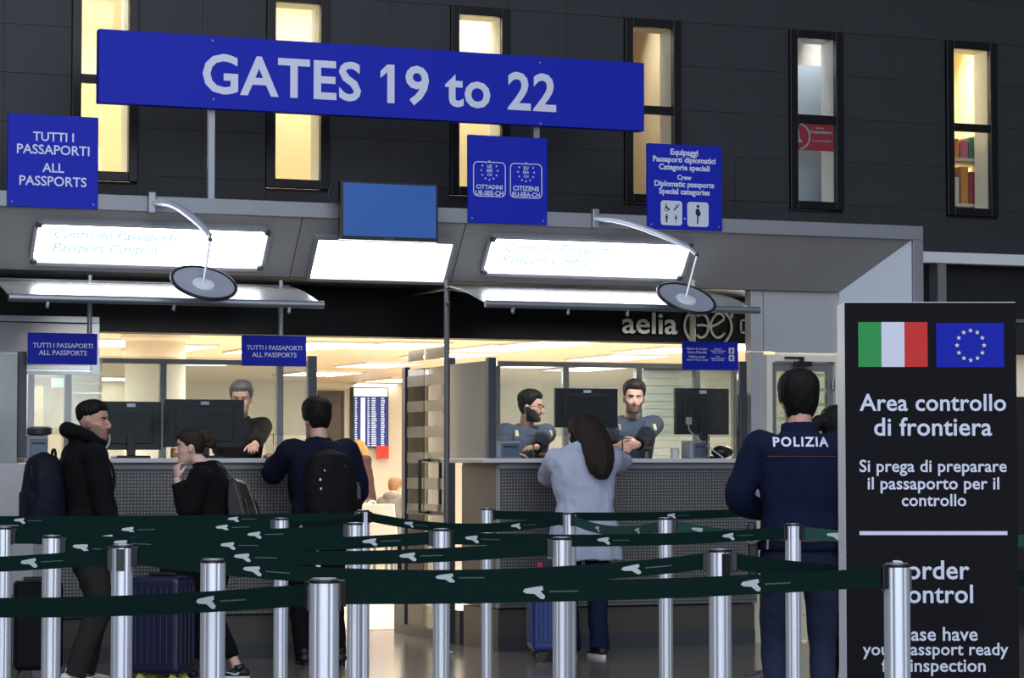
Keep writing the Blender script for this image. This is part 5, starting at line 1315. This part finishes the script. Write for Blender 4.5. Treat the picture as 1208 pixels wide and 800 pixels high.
# --- officers behind the glass
def officer(label, x, v, rz, H, **k):
    loc = AT(x, 480, v); loc.z = .25
    return person(label, loc, rz, H, pelz=k.pop('pelz', None), **k)
hz = CT-.25+.022
loc7 = V3((AT(282, 480, 1.25).x, 1.25, .25))
P7 = officer('grey haired officer in dark pullover behind the wide monitor', 280, 1.25, radians(180), 1.69, lean=(10, 0, 0), head=(-22, 10, 0), skin=(198, 156, 138), pelz=.93,
    armL=dict(to=tolocal(loc7, pi, V3((AT(318, 540, .1).x, .52, CT+.04))), pole=(-.6, -.6, -1), palm=(0, 0, -1), curl=.4), armR=dict(to=tolocal(loc7, pi, V3((AT(228, 530, .3).x, .62, CT+.03))), pole=(.6, -.6, -1), palm=(0, 0, -1), curl=.4),
    top=dict(m=GREYS, bulk=.014, hem=.86, collar=.02, name='pullover'), legs=dict(m=BTR), shoes=SH_B, hair=dict(m=HGREY, front=.072, side=.005, back=-.06, th=.016, toph=.012, mess=.005), brow=(90, 84, 80))
loc8 = V3((AT(616, 480, 1.15).x, 1.15, .25))
P8 = officer('bearded officer with glasses looking to the side behind the right desk', 616, 1.15, radians(188), 1.66, lean=(13, 0, 0), head=(42, 3, 0), skin=(200, 156, 136), pelz=.90, beard=(38, 30, 28), glasses=True, wide=1.0,
    armL=dict(to=tolocal(loc8, radians(188), V3((AT(634, 530, .4).x, .50, CT+.035))), pole=(-.6, -.5, -1), palm=(0, 0, -1), curl=.3, hd=(.9, .5, 0)), armR=dict(to=tolocal(loc8, radians(188), V3((AT(612, 530, .4).x, .62, CT+.035))), pole=(.6, -.5, -1), palm=(0, 0, -1), curl=.3, hd=(-.9, .5, 0)),
    top=dict(m=VEST, bulk=.016, hem=.86, name='uniform', sleeve_m=DKNAVY, scut=.9), legs=dict(m=BTR), shoes=SH_B, hair=dict(m=HBLK, front=.074, side=.012, back=-.06, th=.013, toph=.018))
loc9 = V3((AT(742, 480, 1.1).x, 1.1, .25)); r9 = radians(172)
P9 = officer('bareheaded bearded officer facing the queue with folded hands on the right desk', 742, 1.1, r9, 1.72, lean=(13, 0, 0), head=(-12, 2, -3), skin=(204, 160, 142), pelz=.95, beard=(104, 76, 64), wide=.98,
    armL=dict(to=tolocal(loc9, r9, V3((AT(757, 530, .3).x, .47, CT+.05))), pole=(-.55, -.6, -1), palm=(.8, -.4, -.3), curl=.75, hd=(.8, .75, 0)), armR=dict(to=tolocal(loc9, r9, V3((AT(738, 530, .3).x, .47, CT+.04))), pole=(.55, -.6, -1), palm=(-.8, -.4, -.3), curl=.75, hd=(-.8, .75, 0)),
    top=dict(m=VEST, bulk=.016, hem=.86, name='uniform', sleeve_m=DKNAVY, scut=.9), legs=dict(m=BTR), shoes=SH_B, hair=dict(m=HBRN, front=.078, side=.012, back=-.06, th=.016, toph=.024, mess=.007))
GOLD = mat('gold_print', (190, 150, 84), .6, 0, .1)
def chest_patch(pi_, x, z, w_, h_, m, name):
    me = pi_['jacket'].data; bv = BVHTree.FromPolygons([v.co.copy() for v in me.vertices], [tuple(p.vertices) for p in me.polygons])
    vs = []; n = 5
    for i in range(n+1):
        for j in range(n+1):
            xx, zz = x+w_*(i/n-.5), z+h_*(j/n-.5); h = bv.ray_cast(V3((xx, 1, zz)), V3((0, -1, 0))); vs.append((xx, (h[0].y if h[0] else .12)+.004, zz))
    g = G(); g.add(vs, [(i*(n+1)+j, (i+1)*(n+1)+j, (i+1)*(n+1)+j+1, i*(n+1)+j+1) for i in range(n) for j in range(n)]); return g.build(name, m, pi_['o'])
for P, gx in ((P8, -.085), (P9, -.10)):
    chest_patch(P, gx, P['P0'].z+.27, .085, .02, GOLD if P is P8 else mat('dull_print', (120, 112, 104), .6, 0, .1), 'name_strip')
    chest_patch(P, gx+.0, P['P0'].z+.215, .03, .05, mat('badge_pale', (150, 152, 156), .5, .2, .2, 60), 'chest_badge')
    for sx in (-1, 1): chest_patch(P, sx*.13, P['P0'].z+.43, .03, .045, mat('rank_gold', (196, 184, 140), .5, .2, .2, 60), 'rank_badge')

# --- seated travellers far in the shop
def far_seated(label, x, y, Z, rz, H, hairk, topm, legm, fem, skin, sit=True):
    loc = CAM+ray(x, y)*Z; loc = V3((loc.x, loc.y, 0))
    return loc, person(label, loc, rz, H, pelz=.50 if sit else None, lean=(10, 0, 0), head=(0, 12, 0), skin=skin, fem=fem, feetL=(-.1, .42 if sit else 0, 0), feetR=(.1, .42 if sit else .04, 0), armL=dict(to=(-.12, .3, .66 if sit else 1.0), pole=(-1, -.5, -.3)), armR=dict(to=(.12, .3, .66 if sit else 1.0), pole=(1, -.5, -.3)), top=dict(m=topm, bulk=.018, hem=.88, hood=1), legs=dict(m=legm), shoes=SH_B, hair=hairk, lod=1.6)
l10, P10 = far_seated('blond woman standing far behind the gate in grey and red top', 431, 545, 34, R_OUT+1.35, 1.64, dict(m=HBLOND, front=.055, side=-.06, back=-.1, th=.02, toph=.01, locks=[([(0, -.07, .04), (0, -.1, -.08), (0, -.09, -.22)], [.06, .07, .04])]), fab('grey_red_top', (92, 70, 72)), fab('red_trousers', (170, 44, 46)), True, (218, 172, 150), False)
l11, P11 = far_seated('sandy haired boy seated far behind the gate in grey hooded top', 461, 580, 30.5, R_OUT-.55, 1.46, dict(m=HSAND, front=.05, side=-.01, back=-.06, th=.022, toph=.012, mess=.006), fab('grey_marl_hoodie', (116, 112, 108)), BTR, False, (222, 176, 152))
chest_patch(P10, 0, P10['P0'].z+.25, .16, .07, fab('red_chest_print', (196, 50, 48)), 'chest_print')
SEATM = mat('pale_seat_shell', (206, 200, 200), .45, .1, .04)
def seat(loc, rz, label):
    o = thing('waiting_seat', label, 'seat', (loc[0], loc[1], 0), rz, 'waiting seats'); 
    G().bx((-.25, -.22, .40), (.25, .26, .43)).build('seat', SEATM, o, bevel=.01)
    q = G(); q.loft([[V3((-.24, -.22, .44)), V3((.24, -.22, .44)), V3((.24, -.19, .44)), V3((-.24, -.19, .44))], [V3((-.24, -.30, .86)), V3((.24, -.30, .86)), V3((.24, -.27, .86)), V3((-.24, -.27, .86))]]); q.build('backrest', SEATM, o, bevel=.008)
    me = G().cyl((0, 0, 0), (0, 0, .395), .018, 10).mesh('leg', ALU)
    for x in (-.2, .2):
        for y in (-.18, .2): link(me, 'leg', o, (x, y, 0))
sl = l11
seat(sl, R_OUT-.55, 'pale waiting seat under the sandy haired boy')
p = HX(436, 31.2); seat(p, R_OUT-.55, 'pale waiting seat under the black bag with pale straps')
o = thing('shoulder_bag', 'black bag with pale straps beside the sandy haired boy', 'bag', (p.x, p.y, .435))
G().ball((0, .02, .24), (.19, .14, .24), 16).build('body', BLACKP, o, smooth=True); q = G(); q.tube([(-.1, -.11, .1), (-.08, -.13, .4), (0, -.12, .46), (.06, -.13, .4), (.05, -.12, .15)], .014, 8, smooth=2); q.build('strap', SEATM, o, smooth=True)

# ---------------------------------------------------------------- bags worn by the travellers
def backpack(pi_, label, m, W=.32, H=.46, D=.17, zc=1.18, off=-.135, kind='round', tilt=0, straps=True, strapm=None):
    pr = pi_['o']; s = pi_['s']
    wl_ = pr.matrix_basis @ pi_['U'](0, off-.01, zc-H/2)
    o = thing('backpack', label, 'backpack', wl_, pr.rotation_euler.z)
    g = G(); rings = []; n = 28
    for i in range(15):
        t = i/14; z = H*t; k = min(1, sqrt(max(0.0, 1-(abs(2*t-1))**4))+.12); wd = W/2*(.82+.18*sin(pi*min(1, t*1.15)))*k; dp = D/2*(1.15-.45*t)*k
        rings.append([V3((wd*math.copysign(abs(cos(2*pi*j/n))**.6, cos(2*pi*j/n)), -D/2+dp*math.copysign(abs(sin(2*pi*j/n))**.7, sin(2*pi*j/n))-.0, z)) for j in range(n)])
    g.loft(rings); vox(g, 'body', [m], .009, 3, o, (.005, 12, 9, 5))
    g = G(); rings = []
    for i in range(9):
        t = i/8; z = H*(.05+.55*t); k = min(1, sqrt(max(0, 1-(abs(2*t-1))**4))+.15)
        rings.append([V3((W*.38*k*math.copysign(abs(cos(2*pi*j/n))**.6, cos(2*pi*j/n)), -D*.78+D*.25*k*math.copysign(abs(sin(2*pi*j/n))**.7, sin(2*pi*j/n)), z)) for j in range(n)])
    g.loft(rings); g.build('front_pocket', m, o, smooth='all')
    fy = lambda t: -D/2-D/2*(1.15-.45*t)*min(1, sqrt(max(0, 1-abs(2*t-1)**4))+.12)*.97
    q = G(); q.tube([(-W*.30, fy(.64)+.012, H*.64), (-W*.24, fy(.78)+.004, H*.78), (0, fy(.88)+.002, H*.88), (W*.24, fy(.78)+.004, H*.78), (W*.30, fy(.64)+.012, H*.64)], .005, 6, smooth=2); q.build('zip', BLACKP, o)
    q = G(); q.tube([(-.04, -.06, H-.05), (-.03, -.06, H+.012), (.03, -.06, H+.012), (.04, -.06, H-.05)], .009, 8, smooth=1); q.build('top_handle', strapm or m, o, smooth=True)
    if straps:
        R = Matrix.Rotation(-pr.rotation_euler.z, 3, 'Z'); tl = lambda p: R @ ((pr.matrix_basis @ p)-wl_)
        for sx in (-1, 1):
            pts = [pi_['U'](sx*.07, off, 1.40), pi_['U'](sx*.105, -.07, 1.475), pi_['U'](sx*.125, .06, 1.455), pi_['U'](sx*.135, .155, 1.33), pi_['U'](sx*.165, .13, 1.15), pi_['U'](sx*.185, .0, 1.04), pi_['U'](sx*.12, off, .99)]
            q = G(); q.tube([tl(p) for p in pts], [.028]*7, 10, flat=.3, hint=(1, 0, 0), smooth=2); q.build('shoulder_strap', strapm or m, o, smooth=True)
    return o
NVB = fab('navy_backpack_cloth', (12, 13, 31), .7, .15); BKB = fab('black_backpack_cloth', (9, 9, 10), .75, .2)
backpack(P1, 'navy backpack on the back of the hooded man', NVB, .34, .53, .25, 1.17, -.118, strapm=BKB)
bo3 = backpack(P3, 'black backpack with small silver tags on the back of the student', BKB, .36, .50, .22, 1.18, -.118)
for (x, z, a) in ((-.10, .30, .012), (-.07, .36, .008), (-.095, .24, .010), (-.04, .12, .006), (.03, .02+.05, .006)):
    G().box((x, -.222, z), (a, .006, a*1.4)).build('zip_tag', STEEL, bo3)
q = G(); q.lathe([(.03, 0), (.03, .1), (.018, .12), (.018, .14), (.001, .14)], n=16); q.build('bottle', glassmat('bottle_plastic', (190, 200, 210), haze=.3), bo3, (.185, -.10, .14)); G().lathe([(.038, -.06), (.04, .03), (.034, .03), (.001, .0)], n=16).build('bottle_pocket', BKB, bo3, (.185, -.10, .14))
# leather shoulder bag of the ponytailed woman
pr = P2['o']; wl_ = pr.matrix_basis @ P2['U'](.02, -.205, 1.02)
o = thing('shoulder_bag', 'dark leather shoulder bag on the back of the ponytailed woman', 'bag', wl_, pr.rotation_euler.z, rot=(radians(-16), radians(6), pr.rotation_euler.z))
LEA = mat('dark_brown_leather', (34, 30, 29), .42, 0, .2, 12, .15, 60)
g = G(); g.loft([[V3((x*w_, y*d-.02, z)) for x, y in ((-1, -1), (1, -1), (1, 1), (-1, 1))] for z, w_, d in ((-.12, .17, .05), (.0, .19, .065), (.17, .165, .05), (.30, .12, .03), (.33, .10, .015))]); g.build('body', LEA, o, bevel=.02, seg=3)
g = G(); g.loft([[V3((x*w_, y, z)) for x, y in ((-1, -.085), (1, -.085), (1, -.075), (-1, -.075))] for z, w_ in ((.02, .13), (.18, .125))]); g.build('front_flap', LEA, o, bevel=.004)
g = G(); g.tube([(.05, -.082, -.05), (.035, -.088, .12), (.02, -.07, .32)], .005, 6); g.build('edge_seam', mat('tan_edge', (104, 92, 84), .5, 0, .1), o)
g = G(); g.tube([(-.09, -.02, .31), (-.08, .02, .45), (-.04, .12, .49), (-.0, .22, .42)], [.012]*4, 8, flat=.4, smooth=2); g.build('strap', LEA, o, smooth=True)
# passport-red tag on the case handle beside the long haired woman
p = CAM+ray(613, 660)*17.3
tag(G().box((0, 0, 0), (.035, .01, .05)).build('luggage_tag', mat('red_tag', (200, 50, 70), .5, 0, .1), loc=HX(637, 17.45)+V3((0, 0, .646)), bevel=.004), 'small red luggage tag on the blue suitcase', 'tag')

bpy.data.scenes.remove(TMP)
